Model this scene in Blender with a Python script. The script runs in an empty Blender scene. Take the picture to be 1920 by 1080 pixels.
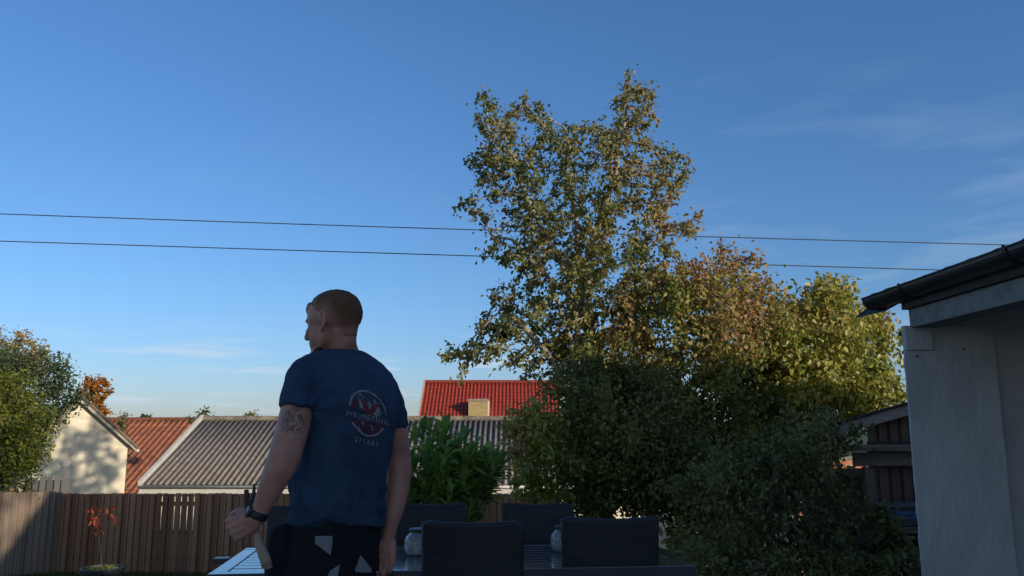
import bpy, math, random
import numpy as np
from mathutils import Vector, Matrix, noise
from mathutils.bvhtree import BVHTree

scene = bpy.context.scene
COL = scene.collection
PI = math.pi
rng = np.random.default_rng(7)
random.seed(7)

# ------------------------------------------------------------------ camera
FPX = 1500.0
PITCH = math.atan(257 / FPX)
CP, SP = math.cos(PITCH), math.sin(PITCH)
CAMZ = 1.36
cam = bpy.data.cameras.new('camera')
cam.sensor_width = 36
cam.lens = 36 * FPX / 1920
cam.clip_start = 0.05
cam.clip_end = 3000
camo = bpy.data.objects.new('camera', cam)
camo.location = (0, 0, CAMZ)
camo.rotation_euler = (PI / 2 + PITCH, 0, 0)
COL.objects.link(camo)
scene.camera = camo

# ------------------------------------------------------------------ light
SUN_AZ = math.radians(132)     # clockwise from +Y: behind the camera, to the right
SUN_EL = math.radians(14.5)
world = bpy.data.worlds.new('World')
scene.world = world
world.use_nodes = True
wt = world.node_tree
for n in list(wt.nodes):
    wt.nodes.remove(n)
wo = wt.nodes.new('ShaderNodeOutputWorld')
bg = wt.nodes.new('ShaderNodeBackground')
bg.inputs['Strength'].default_value = 0.15
sky = wt.nodes.new('ShaderNodeTexSky')
sky.sky_type = 'NISHITA'
sky.sun_disc = False
sky.sun_elevation = SUN_EL
sky.sun_rotation = SUN_AZ
sky.air_density = 1.0
sky.dust_density = 0.3
sky.ozone_density = 2.0
# thin cirrus wisps, laid out on the sphere of directions
tc = wt.nodes.new('ShaderNodeTexCoord')
sepx = wt.nodes.new('ShaderNodeSeparateXYZ')
wt.links.new(tc.outputs['Generated'], sepx.inputs[0])
mp = wt.nodes.new('ShaderNodeMapping')
mp.inputs['Scale'].default_value = (1.6, 1.6, 9.0)
mp.inputs['Rotation'].default_value = (0.0, 0.12, 0)
wt.links.new(tc.outputs['Generated'], mp.inputs['Vector'])
nz = wt.nodes.new('ShaderNodeTexNoise')
nz.inputs['Scale'].default_value = 2.2
nz.inputs['Detail'].default_value = 9
nz.inputs['Roughness'].default_value = 0.55
nz.inputs['Distortion'].default_value = 0.4
wt.links.new(mp.outputs[0], nz.inputs['Vector'])
rmp = wt.nodes.new('ShaderNodeMapRange')
rmp.inputs['From Min'].default_value = 0.50
rmp.inputs['From Max'].default_value = 0.78
wt.links.new(nz.outputs[0], rmp.inputs['Value'])
def mrange(a, b, src, lo=0.0, hi=1.0):
    n_ = wt.nodes.new('ShaderNodeMapRange'); n_.interpolation_type = 'SMOOTHSTEP'
    n_.inputs['From Min'].default_value = a; n_.inputs['From Max'].default_value = b
    n_.inputs['To Min'].default_value = lo; n_.inputs['To Max'].default_value = hi
    wt.links.new(src, n_.inputs['Value']); return n_.outputs[0]
def mmath(op, a, b):
    n_ = wt.nodes.new('ShaderNodeMath'); n_.operation = op
    for k_, v_ in ((0, a), (1, b)):
        if isinstance(v_, (int, float)): n_.inputs[k_].default_value = v_
        else: wt.links.new(v_, n_.inputs[k_])
    return n_.outputs[0]
# cirrus streaks toward the right, small low clouds near the horizon
streak = mmath('MULTIPLY', mmath('MULTIPLY', rmp.outputs[0], mrange(.50, .10, sepx.outputs['Z'])), mrange(-.05, .45, sepx.outputs['X'], .12, 1.0))
mp2 = wt.nodes.new('ShaderNodeMapping'); mp2.inputs['Scale'].default_value = (3.0, 3.0, 26.0); mp2.inputs['Location'].default_value = (3.1, 0.4, 0.2)
wt.links.new(tc.outputs['Generated'], mp2.inputs['Vector'])
nz2 = wt.nodes.new('ShaderNodeTexNoise'); nz2.inputs['Scale'].default_value = 2.4; nz2.inputs['Detail'].default_value = 7; nz2.inputs['Roughness'].default_value = .5
wt.links.new(mp2.outputs[0], nz2.inputs['Vector'])
lowc = mmath('MULTIPLY', mrange(.52, .70, nz2.outputs[0]), mmath('MULTIPLY', mrange(.13, .07, sepx.outputs['Z']), mrange(.0, .03, sepx.outputs['Z'])))
tot = mmath('MAXIMUM', mmath('MULTIPLY', streak, .38), mmath('MULTIPLY', lowc, .6))
cmix = wt.nodes.new('ShaderNodeMix'); cmix.data_type = 'RGBA'
tint = wt.nodes.new('ShaderNodeMix'); tint.data_type = 'RGBA'; tint.blend_type = 'MULTIPLY'
tint.inputs[0].default_value = 1.0
trmp = wt.nodes.new('ShaderNodeValToRGB')
trmp.color_ramp.elements[0].position = 0.0; trmp.color_ramp.elements[0].color = (.50, .61, 1.02, 1)
trmp.color_ramp.elements[1].position = 0.45; trmp.color_ramp.elements[1].color = (.56, .89, 1.25, 1)
_e = trmp.color_ramp.elements.new(0.16); _e.color = (.53, .77, 1.10, 1)
wt.links.new(sepx.outputs['Z'], trmp.inputs[0]); sunside = wt.nodes.new('ShaderNodeMapRange'); sunside.interpolation_type = 'SMOOTHSTEP'   # the sky is whiter on the sun's side
sunside.inputs['From Min'].default_value = .12; sunside.inputs['From Max'].default_value = -.25
wt.links.new(sepx.outputs['Y'], sunside.inputs['Value'])
tmx = wt.nodes.new('ShaderNodeMix'); tmx.data_type = 'RGBA'
wt.links.new(sunside.outputs[0], tmx.inputs[0]); wt.links.new(trmp.outputs[0], tmx.inputs[6]); tmx.inputs[7].default_value = (1.02, 1.02, 1.08, 1)
wt.links.new(tmx.outputs[2], tint.inputs[7])
wt.links.new(sky.outputs[0], tint.inputs[6])
wt.links.new(tot, cmix.inputs[0])
wt.links.new(tint.outputs[2], cmix.inputs[6])
cmix.inputs[7].default_value = (4.6, 5.5, 6.4, 1)
wt.links.new(cmix.outputs[2], bg.inputs['Color'])
wt.links.new(bg.outputs[0], wo.inputs['Surface'])

sl = bpy.data.lights.new('sun', 'SUN')
sl.energy = 4.9
sl.angle = math.radians(0.53)
sl.color = (1.0, 0.86, 0.66)
so = bpy.data.objects.new('sun', sl)
sdir = Vector((math.sin(SUN_AZ) * math.cos(SUN_EL), math.cos(SUN_AZ) * math.cos(SUN_EL), math.sin(SUN_EL)))
so.rotation_euler = sdir.to_track_quat('Z', 'Y').to_euler()
so.location = (6, -6, 12)
COL.objects.link(so)

scene.view_settings.view_transform = 'Standard'
scene.view_settings.look = 'None'
scene.view_settings.exposure = -0.22
scene.view_settings.gamma = 1.0
scene.cycles.max_bounces = 6
scene.cycles.transparent_max_bounces = 6
scene.cycles.sample_clamp_indirect = 4

# ------------------------------------------------------------------ helpers
def ray(x, y):
    dx = (x - 960) / FPX; dy = (540 - y) / FPX
    return dx, CP - dy * SP, SP + dy * CP

def P(x, y, d):
    """photo pixel -> point at forward distance d"""
    a, b, e = ray(x, y); t = d / b
    return Vector((a * t, d, CAMZ + e * t))

def arr(n):
    return np.asarray(n, dtype=np.float64)

class MB:
    def __init__(s):
        s.v = []; s.f = []
    def add(s, vs, fs):
        o = len(s.v)
        s.v.extend([tuple(q) for q in vs])
        s.f.extend([tuple(i + o for i in q) for q in fs])
        return s
    def box(s, lo, hi, M=None):
        x0, y0, z0 = lo; x1, y1, z1 = hi
        vs = [(x0,y0,z0),(x1,y0,z0),(x1,y1,z0),(x0,y1,z0),(x0,y0,z1),(x1,y0,z1),(x1,y1,z1),(x0,y1,z1)]
        if M is not None:
            vs = [M @ Vector(q) for q in vs]
        return s.add(vs, [(0,3,2,1),(4,5,6,7),(0,1,5,4),(1,2,6,5),(2,3,7,6),(3,0,4,7)])
    def tube(s, pts, rad, n=10, caps=True):
        pts = [Vector(p) for p in pts]
        if not hasattr(rad, '__len__'): rad = [rad] * len(pts)
        rings = []; up = None
        for i, p in enumerate(pts):
            t = (pts[min(i + 1, len(pts) - 1)] - pts[max(i - 1, 0)]).normalized()
            if up is None:
                up = Vector((0, 0, 1)) if abs(t.z) < .9 else Vector((1, 0, 0))
            u = (up - t * up.dot(t))
            if u.length < 1e-5: u = t.orthogonal()
            u.normalize(); up = u
            w = t.cross(u)
            rings.append([p + (u * math.cos(a) + w * math.sin(a)) * rad[i] for a in [2 * PI * k / n for k in range(n)]])
        vs = [q for r in rings for q in r]; fs = []
        for i in range(len(rings) - 1):
            for k in range(n):
                a = i * n + k; b = i * n + (k + 1) % n
                fs.append((a, b, b + n, a + n))
        if caps:
            fs.append(tuple(reversed(range(n)))); fs.append(tuple(range((len(rings) - 1) * n, len(rings) * n)))
        return s.add(vs, fs)
    def lathe(s, c, prof, n=24, M=None):
        vs = []; fs = []
        for (r, z) in prof:
            for k in range(n):
                a = 2 * PI * k / n
                q = Vector((r * math.cos(a), r * math.sin(a), z))
                if M is not None: q = M @ q
                vs.append(q + Vector(c))
        for i in range(len(prof) - 1):
            for k in range(n):
                a = i * n + k; b = i * n + (k + 1) % n
                fs.append((a, b, b + n, a + n))
        fs.append(tuple(reversed(range(n)))); fs.append(tuple(range((len(prof) - 1) * n, len(prof) * n)))
        return s.add(vs, fs)
    def ell(s, c, r, R=None, nu=20, nv=12):
        vs = []; fs = []
        c = Vector(c)
        for i in range(1, nv):
            t = PI * i / nv
            for k in range(nu):
                a = 2 * PI * k / nu
                q = Vector((r[0] * math.sin(t) * math.cos(a), r[1] * math.sin(t) * math.sin(a), r[2] * math.cos(t)))
                vs.append(c + (R @ q if R is not None else q))
        top = len(vs); q = Vector((0, 0, r[2])); vs.append(c + (R @ q if R is not None else q))
        q = Vector((0, 0, -r[2])); vs.append(c + (R @ q if R is not None else q))
        for i in range(nv - 2):
            for k in range(nu):
                a = i * nu + k; b = i * nu + (k + 1) % nu
                fs.append((a, a + nu, b + nu, b))
        for k in range(nu):
            fs.append((top, k, (k + 1) % nu))
            fs.append((top + 1, (nv - 2) * nu + (k + 1) % nu, (nv - 2) * nu + k))
        return s.add(vs, fs)
    def chain(s, pts, rad, n=14):
        """capsule chain of cone-spheres (for remeshing)"""
        for i, p in enumerate(pts):
            r = rad[i]
            s.ell(p, (r, r, r), None, n, max(8, n // 2))
            if i:
                s.tube([pts[i - 1], p], [rad[i - 1], r], n)
        return s
    def prism(s, poly, z0, z1, M=None):
        """polygon in local XY extruded along local Z"""
        n = len(poly)
        vs = [Vector((a, b, z0)) for a, b in poly] + [Vector((a, b, z1)) for a, b in poly]
        if M is not None: vs = [M @ q for q in vs]
        fs = [tuple(reversed(range(n))), tuple(range(n, 2 * n))]
        for k in range(n):
            j = (k + 1) % n
            fs.append((k, j, n + j, n + k))
        return s.add(vs, fs)

def link(name, me, mat, root=None, parent=None):
    """mesh given in world coordinates; root = its top-level Empty"""
    if mat is not None: me.materials.append(mat)
    o = bpy.data.objects.new(name, me)
    COL.objects.link(o)
    if root is not None:
        me.transform(Matrix.Translation(-root.location))
        o.parent = parent if parent is not None else root
    return o

def obj(name, mb, mat, root=None, parent=None, smooth=False, bevel=0):
    me = bpy.data.meshes.new(name)
    me.from_pydata(mb.v, [], mb.f)
    me.update()
    if smooth:
        me.shade_smooth()
    o = link(name, me, mat, root, parent)
    if bevel:
        b = o.modifiers.new('bevel', 'BEVEL'); b.width = bevel; b.segments = 2; b.limit_method = 'ANGLE'
    return o

def tag(o, label, cat, group=None, kind=None):
    if label: o['label'] = label
    if cat: o['category'] = cat
    if group: o['group'] = group
    if kind: o['kind'] = kind
    return o

def thing(name, loc, label, cat, group=None):
    o = bpy.data.objects.new(name, None)
    o.empty_display_size = .2
    o.location = loc
    COL.objects.link(o)
    return tag(o, label, cat, group)

def npmesh(name, V, F, mat, root=None, parent=None, smooth=False, col=None, recenter=True):
    V = np.ascontiguousarray(V, dtype=np.float64)
    if root is not None:
        V = V - arr(root.location)
    me = bpy.data.meshes.new(name)
    F = np.ascontiguousarray(F, dtype=np.int32)
    n, k = F.shape
    me.vertices.add(len(V)); me.vertices.foreach_set('co', V.astype(np.float32).ravel())
    me.loops.add(n * k); me.loops.foreach_set('vertex_index', F.ravel())
    me.polygons.add(n)
    me.polygons.foreach_set('loop_start', np.arange(0, n * k, k, dtype=np.int32))
    me.polygons.foreach_set('loop_total', np.full(n, k, dtype=np.int32))
    me.update(calc_edges=True)
    me.validate()
    if col is not None:
        a = me.attributes.new('tone', 'FLOAT', 'POINT')
        a.data.foreach_set('value', np.ascontiguousarray(col, dtype=np.float32))
    if smooth: me.shade_smooth()
    if mat is not None: me.materials.append(mat)
    o = bpy.data.objects.new(name, me)
    COL.objects.link(o)
    if root is not None: o.parent = parent if parent is not None else root
    return o

def remesh(mb, voxel, smooth_it=4, name='tmp'):
    me = bpy.data.meshes.new(name); me.from_pydata(mb.v, [], mb.f); me.update()
    o = bpy.data.objects.new(name, me); COL.objects.link(o)
    m = o.modifiers.new('r', 'REMESH'); m.mode = 'VOXEL'; m.voxel_size = voxel; m.use_smooth_shade = True
    sm = o.modifiers.new('s', 'SMOOTH'); sm.factor = .5; sm.iterations = smooth_it
    dg = bpy.context.evaluated_depsgraph_get()
    out = bpy.data.meshes.new_from_object(o.evaluated_get(dg))
    bpy.data.objects.remove(o)
    out.shade_smooth()
    return out

# ------------------------------------------------------------------ materials
def mat(name, col, rough=.8, var=.25, scale=6.0, col2=None, bump=0.0, bscale=None, spec=.5, metal=0, stretch=None,
        edge=(.35, .7), coat=0.0, detail=6):
    m = bpy.data.materials.new(name); m.use_nodes = True
    t = m.node_tree; b = t.nodes['Principled BSDF']
    b.inputs['Roughness'].default_value = rough
    b.inputs['Specular IOR Level'].default_value = spec
    b.inputs['Metallic'].default_value = metal
    b.inputs['Coat Weight'].default_value = coat
    tc = t.nodes.new('ShaderNodeTexCoord'); mpn = t.nodes.new('ShaderNodeMapping')
    if stretch: mpn.inputs['Scale'].default_value = stretch
    t.links.new(tc.outputs['Object'], mpn.inputs[0])
    n = t.nodes.new('ShaderNodeTexNoise'); n.inputs['Scale'].default_value = scale
    n.inputs['Detail'].default_value = detail; n.inputs['Roughness'].default_value = .6
    t.links.new(mpn.outputs[0], n.inputs['Vector'])
    r = t.nodes.new('ShaderNodeValToRGB')
    c2 = col2 if col2 else tuple(max(0, c * (1 - var)) for c in col)
    c1 = tuple(min(1, c * (1 + var * .5)) for c in col) if not col2 else col
    r.color_ramp.elements[0].position = edge[0]; r.color_ramp.elements[0].color = (*c2, 1)
    r.color_ramp.elements[1].position = edge[1]; r.color_ramp.elements[1].color = (*c1, 1)
    t.links.new(n.outputs[0], r.inputs[0]); t.links.new(r.outputs[0], b.inputs['Base Color'])
    if bump:
        n2 = t.nodes.new('ShaderNodeTexNoise'); n2.inputs['Scale'].default_value = bscale or scale * 4
        n2.inputs['Detail'].default_value = 5
        t.links.new(mpn.outputs[0], n2.inputs['Vector'])
        bp = t.nodes.new('ShaderNodeBump'); bp.inputs['Strength'].default_value = bump
        bp.inputs['Distance'].default_value = .02
        t.links.new(n2.outputs[0], bp.inputs['Height']); t.links.new(bp.outputs[0], b.inputs['Normal'])
    return m

def leaf_mat(name, cols, trans=.35, rough=.45, spec=.4):
    m = bpy.data.materials.new(name); m.use_nodes = True
    t = m.node_tree; b = t.nodes['Principled BSDF']; out = t.nodes['Material Output']
    a = t.nodes.new('ShaderNodeAttribute'); a.attribute_name = 'tone'
    r = t.nodes.new('ShaderNodeValToRGB')
    el = r.color_ramp.elements
    n = len(cols)
    el[0].position = 0; el[0].color = (*cols[0], 1)
    el[1].position = 1; el[1].color = (*cols[-1], 1)
    for i in range(1, n - 1):
        e = el.new(i / (n - 1)); e.color = (*cols[i], 1)
    t.links.new(a.outputs['Fac'], r.inputs[0])
    t.links.new(r.outputs[0], b.inputs['Base Color'])
    b.inputs['Roughness'].default_value = rough
    b.inputs['Specular IOR Level'].default_value = spec
    tr = t.nodes.new('ShaderNodeBsdfTranslucent')
    t.links.new(r.outputs[0], tr.inputs['Color'])
    mx = t.nodes.new('ShaderNodeMixShader'); mx.inputs[0].default_value = trans
    t.links.new(b.outputs[0], mx.inputs[1]); t.links.new(tr.outputs[0], mx.inputs[2])
    t.links.new(mx.outputs[0], out.inputs['Surface'])
    return m

def brick_mat(name, c1, c2, mortar, scale=1.0, w=.22, h=.065):
    m = bpy.data.materials.new(name); m.use_nodes = True
    t = m.node_tree; b = t.nodes['Principled BSDF']; b.inputs['Roughness'].default_value = .85
    tc = t.nodes.new('ShaderNodeTexCoord'); mpn = t.nodes.new('ShaderNodeMapping')
    mpn.inputs['Rotation'].default_value = (PI / 2, 0, 0)
    t.links.new(tc.outputs['Object'], mpn.inputs[0])
    br = t.nodes.new('ShaderNodeTexBrick'); br.inputs['Scale'].default_value = scale
    br.inputs['Brick Width'].default_value = w; br.inputs['Row Height'].default_value = h
    br.inputs['Mortar Size'].default_value = .008
    br.inputs['Color1'].default_value = (*c1, 1); br.inputs['Color2'].default_value = (*c2, 1); br.inputs['Mortar'].default_value = (*mortar, 1)
    t.links.new(mpn.outputs[0], br.inputs['Vector']); t.links.new(br.outputs[0], b.inputs['Base Color'])
    return m

def board_mat(name, cols, pitch, axis=0, rough=.85):
    """wood boards: tone differs from board to board (white noise on the board index) plus grain"""
    m = bpy.data.materials.new(name); m.use_nodes = True
    t = m.node_tree; b = t.nodes['Principled BSDF']; b.inputs['Roughness'].default_value = rough
    b.inputs['Specular IOR Level'].default_value = .25
    tc = t.nodes.new('ShaderNodeTexCoord'); sp = t.nodes.new('ShaderNodeSeparateXYZ')
    t.links.new(tc.outputs['Object'], sp.inputs[0])
    dv = t.nodes.new('ShaderNodeMath'); dv.operation = 'DIVIDE'; dv.inputs[1].default_value = pitch
    fl = t.nodes.new('ShaderNodeMath'); fl.operation = 'ROUND'
    t.links.new(sp.outputs[axis], dv.inputs[0]); t.links.new(dv.outputs[0], fl.inputs[0])
    wn = t.nodes.new('ShaderNodeTexWhiteNoise'); wn.noise_dimensions = '1D'
    t.links.new(fl.outputs[0], wn.inputs['W'])
    mpn = t.nodes.new('ShaderNodeMapping'); mpn.inputs['Scale'].default_value = (30, 30, 2.0)
    t.links.new(tc.outputs['Object'], mpn.inputs[0])
    n = t.nodes.new('ShaderNodeTexNoise'); n.inputs['Scale'].default_value = 1.5; n.inputs['Detail'].default_value = 5
    t.links.new(mpn.outputs[0], n.inputs['Vector'])
    ad = t.nodes.new('ShaderNodeMath'); ad.operation = 'MULTIPLY_ADD'; ad.inputs[1].default_value = .6
    t.links.new(wn.outputs[0], ad.inputs[0])
    m2 = t.nodes.new('ShaderNodeMath'); m2.operation = 'MULTIPLY'; m2.inputs[1].default_value = .5
    t.links.new(n.outputs[0], m2.inputs[0]); t.links.new(m2.outputs[0], ad.inputs[2])
    r = t.nodes.new('ShaderNodeValToRGB'); el = r.color_ramp.elements
    el[0].position = .15; el[0].color = (*cols[0], 1); el[1].position = .85; el[1].color = (*cols[-1], 1)
    if len(cols) > 2:
        e = el.new(.5); e.color = (*cols[1], 1)
    t.links.new(ad.outputs[0], r.inputs[0]); t.links.new(r.outputs[0], b.inputs['Base Color'])
    return m

M_grass = mat('lawn', (.05, .075, .02), .9, .5, 9, bump=.5, bscale=60)
M_blade = leaf_mat('grass_blades', [(.03, .06, .012), (.06, .10, .02), (.11, .12, .03)])
M_pave = mat('paving', (.36, .34, .32), .8, .3, 3, bump=.2)
M_bark = mat('bark', (.17, .14, .115), .9, .45, 14, bump=.5, bscale=40)
M_bark_l = mat('bark_pale', (.34, .30, .25), .85, .4, 14, bump=.4, bscale=40)
M_fence = board_mat('fence_boards', [(.21, .105, .06), (.32, .175, .105), (.43, .265, .17)], .117)
M_fence2 = board_mat('side_fence_boards', [(.20, .14, .10), (.29, .215, .16), (.38, .30, .23)], .10, axis=1)
M_fence3 = board_mat('grey_fence_boards', [(.12, .12, .12), (.2, .2, .2)], .15)
M_rail = mat('fence_rail', (.10, .075, .06), .9, .3, 8)
M_cream = mat('cream_render', (.80, .72, .56), .9, .12, 3, bump=.25, bscale=30)
M_white = mat('white_paint', (.62, .60, .56), .6, .12, 5)
M_verge = mat('verge_board', (.45, .40, .33), .8, .35, 9)
M_dark = mat('dark_soffit', (.06, .05, .045), .8, .3, 9)
M_eternit = mat('fibre_cement', (.27, .24, .22), .9, .0, 7, col2=(.15, .13, .12), bump=.3, bscale=50, edge=(.3, .62))
M_red = mat('red_glazed_tile', (.44, .058, .032), .5, .35, 8, spec=.5, bump=.1)
M_orange = mat('orange_clay_tile', (.52, .175, .08), .8, .0, 2.2, col2=(.27, .10, .06), bump=.3, bscale=30)
M_ybrick = brick_mat('yellow_brick', (.42, .32, .15), (.33, .25, .11), (.25, .2, .13), 1, .24, .09)
M_rbrick = brick_mat('red_brick', (.52, .19, .09), (.40, .13, .07), (.45, .38, .3))
M_stucco = mat('grey_stucco', (.56, .575, .60), .92, .0, 2.6, col2=(.43, .445, .47), bump=.4, bscale=16, edge=(.32, .68), stretch=(1.6, 1, .7), detail=10)
M_stucco2 = mat('bare_plaster', (.52, .51, .53), .92, .18, 2, bump=.3, bscale=14)
M_conc = mat('concrete_beam', (.26, .255, .25), .9, .3, 10, bump=.5, bscale=26)
M_gutter = mat('dark_gutter', (.022, .026, .032), .38, .2, 6, spec=.5)
M_dtile = mat('dark_tile', (.035, .037, .042), .6, .4, 12, bump=.2)
M_shed = board_mat('shed_boards', [(.15, .10, .08), (.23, .16, .13), (.31, .225, .185)], .13)
M_shedrail = mat('shed_rail', (.28, .22, .18), .85, .4, 6, stretch=(1, 8, 12))
M_shedfascia = mat('weathered_fascia', (.40, .35, .31), .85, .35, 6, stretch=(1, 8, 12))
M_cable = mat('cable', (.035, .045, .065), .6, .1, 5)

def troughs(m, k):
    """valleys of the sheets are darker: multiply the base colour by the valley tone"""
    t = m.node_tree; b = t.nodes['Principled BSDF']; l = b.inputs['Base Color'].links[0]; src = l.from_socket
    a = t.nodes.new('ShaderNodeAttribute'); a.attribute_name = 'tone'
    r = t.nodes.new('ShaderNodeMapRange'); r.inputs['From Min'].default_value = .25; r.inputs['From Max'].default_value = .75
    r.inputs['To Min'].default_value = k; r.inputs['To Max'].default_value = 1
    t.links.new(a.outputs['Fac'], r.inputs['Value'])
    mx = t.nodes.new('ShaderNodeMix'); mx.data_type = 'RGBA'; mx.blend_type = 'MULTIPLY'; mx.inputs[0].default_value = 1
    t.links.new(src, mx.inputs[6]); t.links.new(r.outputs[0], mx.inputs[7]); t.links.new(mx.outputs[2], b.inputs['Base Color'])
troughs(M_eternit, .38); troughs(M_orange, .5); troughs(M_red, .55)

# ------------------------------------------------------------------ ground
def gz(y):
    if y < 5.6: return 0.0
    if y < 15: return -1.24 * (y - 5.6) / 9.4 - .03
    if y < 22: return -1.27 - .5 * (y - 15) / 7
    if y < 36: return -1.77
    if y < 60: return -1.77 - 1.6 * (y - 36) / 24
    return -3.37
ys = [-60, -20, -6, 0, 3, 5.6, 7, 8, 9, 10, 11, 12, 13, 14, 15, 17, 19, 22, 30, 36, 60, 200, 900]
xs = [-700, -120, -40, -20, -12, -8, -5, -3, -1, 0, 1, 3, 4, 5, 8, 12, 20, 40, 120, 700]
g = MB()
vs = [(x, y, gz(y)) for y in ys for x in xs]
fs = [(j * len(xs) + i, j * len(xs) + i + 1, (j + 1) * len(xs) + i + 1, (j + 1) * len(xs) + i) for j in range(len(ys) - 1) for i in range(len(xs) - 1)]
g.add(vs, fs)
tag(obj('ground', g, M_grass), None, None, kind='structure')
g = MB(); g.box((-4.2, -2.5, -.05), (3.1, 5.4, .004))
tag(obj('terrace', g, M_pave), None, None, kind='structure')

def grass(n):
    x = rng.uniform(-9, -1.5, n); y = 6.5 + 8.6 * rng.random(n) ** .8
    z = np.array([gz(q) for q in y])
    h = rng.uniform(.03, .09, n); a = rng.uniform(0, 2 * PI, n)
    w = .006
    lean = rng.normal(0, .03, (n, 2))
    b = np.stack([x, y, z], 1)
    dx = np.stack([np.cos(a) * w, np.sin(a) * w, np.zeros(n)], 1)
    tip = b + np.stack([lean[:, 0], lean[:, 1], h], 1)
    V = np.stack([b - dx, b + dx, tip], 1).reshape(-1, 3)
    F = np.arange(3 * n).reshape(-1, 3)
    tone = np.repeat(rng.random(n), 3)
    o = npmesh('grass', V, F, M_blade, col=tone)
    tag(o, 'short green lawn grass at the foot of the back fence', 'grass', kind='stuff')
grass(26000)

# ------------------------------------------------------------------ roofs
def wave_roof(name, A, B, C_, D, pitch, amp, material, root, rows=1, step=0.0, thick=.03, ns=8, shape=0):
    """A,B = ridge left/right, C_,D = eave left/right. waves run down the slope."""
    A, B, C_, D = [arr(q) for q in (A, B, C_, D)]
    w = np.linalg.norm(B - A); nw = max(1, int(round(w / pitch))); nc = nw * ns + 1
    u = np.linspace(0, 1, nc)
    nrm = np.cross(B - A, C_ - A); nrm /= np.linalg.norm(nrm)
    if nrm[2] < 0: nrm = -nrm
    ph = 2 * PI * u * nw
    if shape == 0: prof = np.cos(ph) * amp
    else: prof = (np.abs(np.cos(ph / 2)) ** .8 * 2 - 1) * amp
    Vs = []; 
    L = np.linalg.norm(C_ - A)
    for r in range(rows):
        for k in (0, 1):
            t = (r + k) / rows
            if k == 1: t = min(1.0, t + .04 / L)
            base = (A * (1 - t) + C_ * t)[None] * (1 - u[:, None]) + (B * (1 - t) + D * t)[None] * u[:, None]
            jit = 0 if rows == 1 else np.repeat(rng.normal(0, .003, nw + 1), ns)[:nc]
            off = prof + (step if k else 0) + jit
            Vs.append(base + nrm[None] * off[:, None])
    F = []
    for r in range(rows):
        o = 2 * r * nc
        i = np.arange(nc - 1)
        F.append(np.stack([o + i, o + i + 1, o + nc + i + 1, o + nc + i], 1))
        if r < rows - 1:
            p_ = o + nc; q_ = o + 2 * nc
            F.append(np.stack([p_ + i, p_ + i + 1, q_ + i + 1, q_ + i], 1))
    V = np.concatenate(Vs); F = np.concatenate(F)
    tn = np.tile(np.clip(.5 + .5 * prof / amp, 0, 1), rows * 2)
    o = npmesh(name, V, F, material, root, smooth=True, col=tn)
    o.data.set_sharp_from_angle(angle=math.radians(50))
    s = o.modifiers.new('thick', 'SOLIDIFY'); s.thickness = thick; s.offset = -1 if np.dot(nrm, arr(o.data.polygons[0].normal)) > 0 else 1
    return o

# grey corrugated outbuilding
def grey_house():
    dE, dR = 24.0, 28.4
    eL = P(268, 909, dE); rL = P(375, 787, dR)
    xl = -10.85; xr = 4.5
    zE, zR = eL.z, rL.z
    root = thing('farm_outbuilding', ((xl + xr) / 2, 28, -1.77), 'long low outbuilding with grey-brown corrugated roof and white eaves board behind the fence', 'outbuilding')
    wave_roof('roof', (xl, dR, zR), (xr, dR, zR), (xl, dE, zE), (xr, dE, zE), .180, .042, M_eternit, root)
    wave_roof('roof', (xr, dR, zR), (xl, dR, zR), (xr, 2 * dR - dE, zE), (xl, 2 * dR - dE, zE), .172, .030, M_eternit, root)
    m = MB()
    n = 40
    for i in range(n):
        a = xl + (xr - xl) * i / n; b = xl + (xr - xl) * (i + 1) / n
        m.tube([(a, dR, zR + .035), (b - .012, dR, zR + .035)], [.10, .093], 10)
    obj('ridge_cap', m, mat('ridge_cap', (.24, .2, .16), .9, .5, 4), root, smooth=False)
    m = MB(); Lr = math.hypot(dR - dE, zR - zE)
    # white verge board along the left gable
    for (y1, sgn) in ((dE - .05, 1), (2 * dR - dE + .05, -1)):
        p0 = Vector((xl - .06, y1, zE - .03)); p1 = Vector((xl - .06, dR, zR + .03))
        up = Vector((0, 0, .16))
        m.add([p0, p1, p1 + up * .9, p0 + up * .9, p0 + Vector((.1, 0, 0)), p1 + Vector((.1, 0, 0)), p1 + up * .9 + Vector((.1, 0, 0)), p0 + up * .9 + Vector((.1, 0, 0))],
              [(0, 1, 2, 3), (7, 6, 5, 4), (0, 4, 5, 1), (3, 2, 6, 7), (0, 3, 7, 4), (1, 5, 6, 2)])
    obj('verge_board', m, M_white, root)
    m = MB(); m.box((xl - .05, dE + .03, zE - .27), (xr, dE + .09, zE - .035))
    obj('fascia', m, M_white, root)
    m = MB(); pts = []
    m.tube([(xl - .05, dE - .03, zE - .06), (xr, dE - .03, zE - .06)], .045, 8)
    obj('gutter', m, mat('white_gutter', (.5, .49, .47), .5, .15, 4), root, smooth=True)
    m = MB()
    y0, y1 = dE + .25, 2 * dR - dE - .25
    x0 = xl + .12
    m.add([(x0, y0, -1.8), (x0, y1, -1.8), (x0, y1, zE), (x0, dR, zR - .1), (x0, y0, zE)], [(0, 1, 2, 3, 4)])
    m.add([(x0, y0, -1.8), (xr, y0, -1.8), (xr, y0, zE), (x0, y0, zE)], [(0, 1, 2, 3)])
    m.add([(x0, y1, -1.8), (xr, y1, -1.8), (xr, y1, zE), (x0, y1, zE)], [(0, 3, 2, 1)])
    m.add([(xr, y0, -1.8), (xr, y1, -1.8), (xr, y1, zE), (xr, dR, zR - .1), (xr, y0, zE)], [(4, 3, 2, 1, 0)])
    obj('wall', m, M_cream, root)
    # moss spot / pale lichen blot on the roof
    return root
grey_house()

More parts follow.
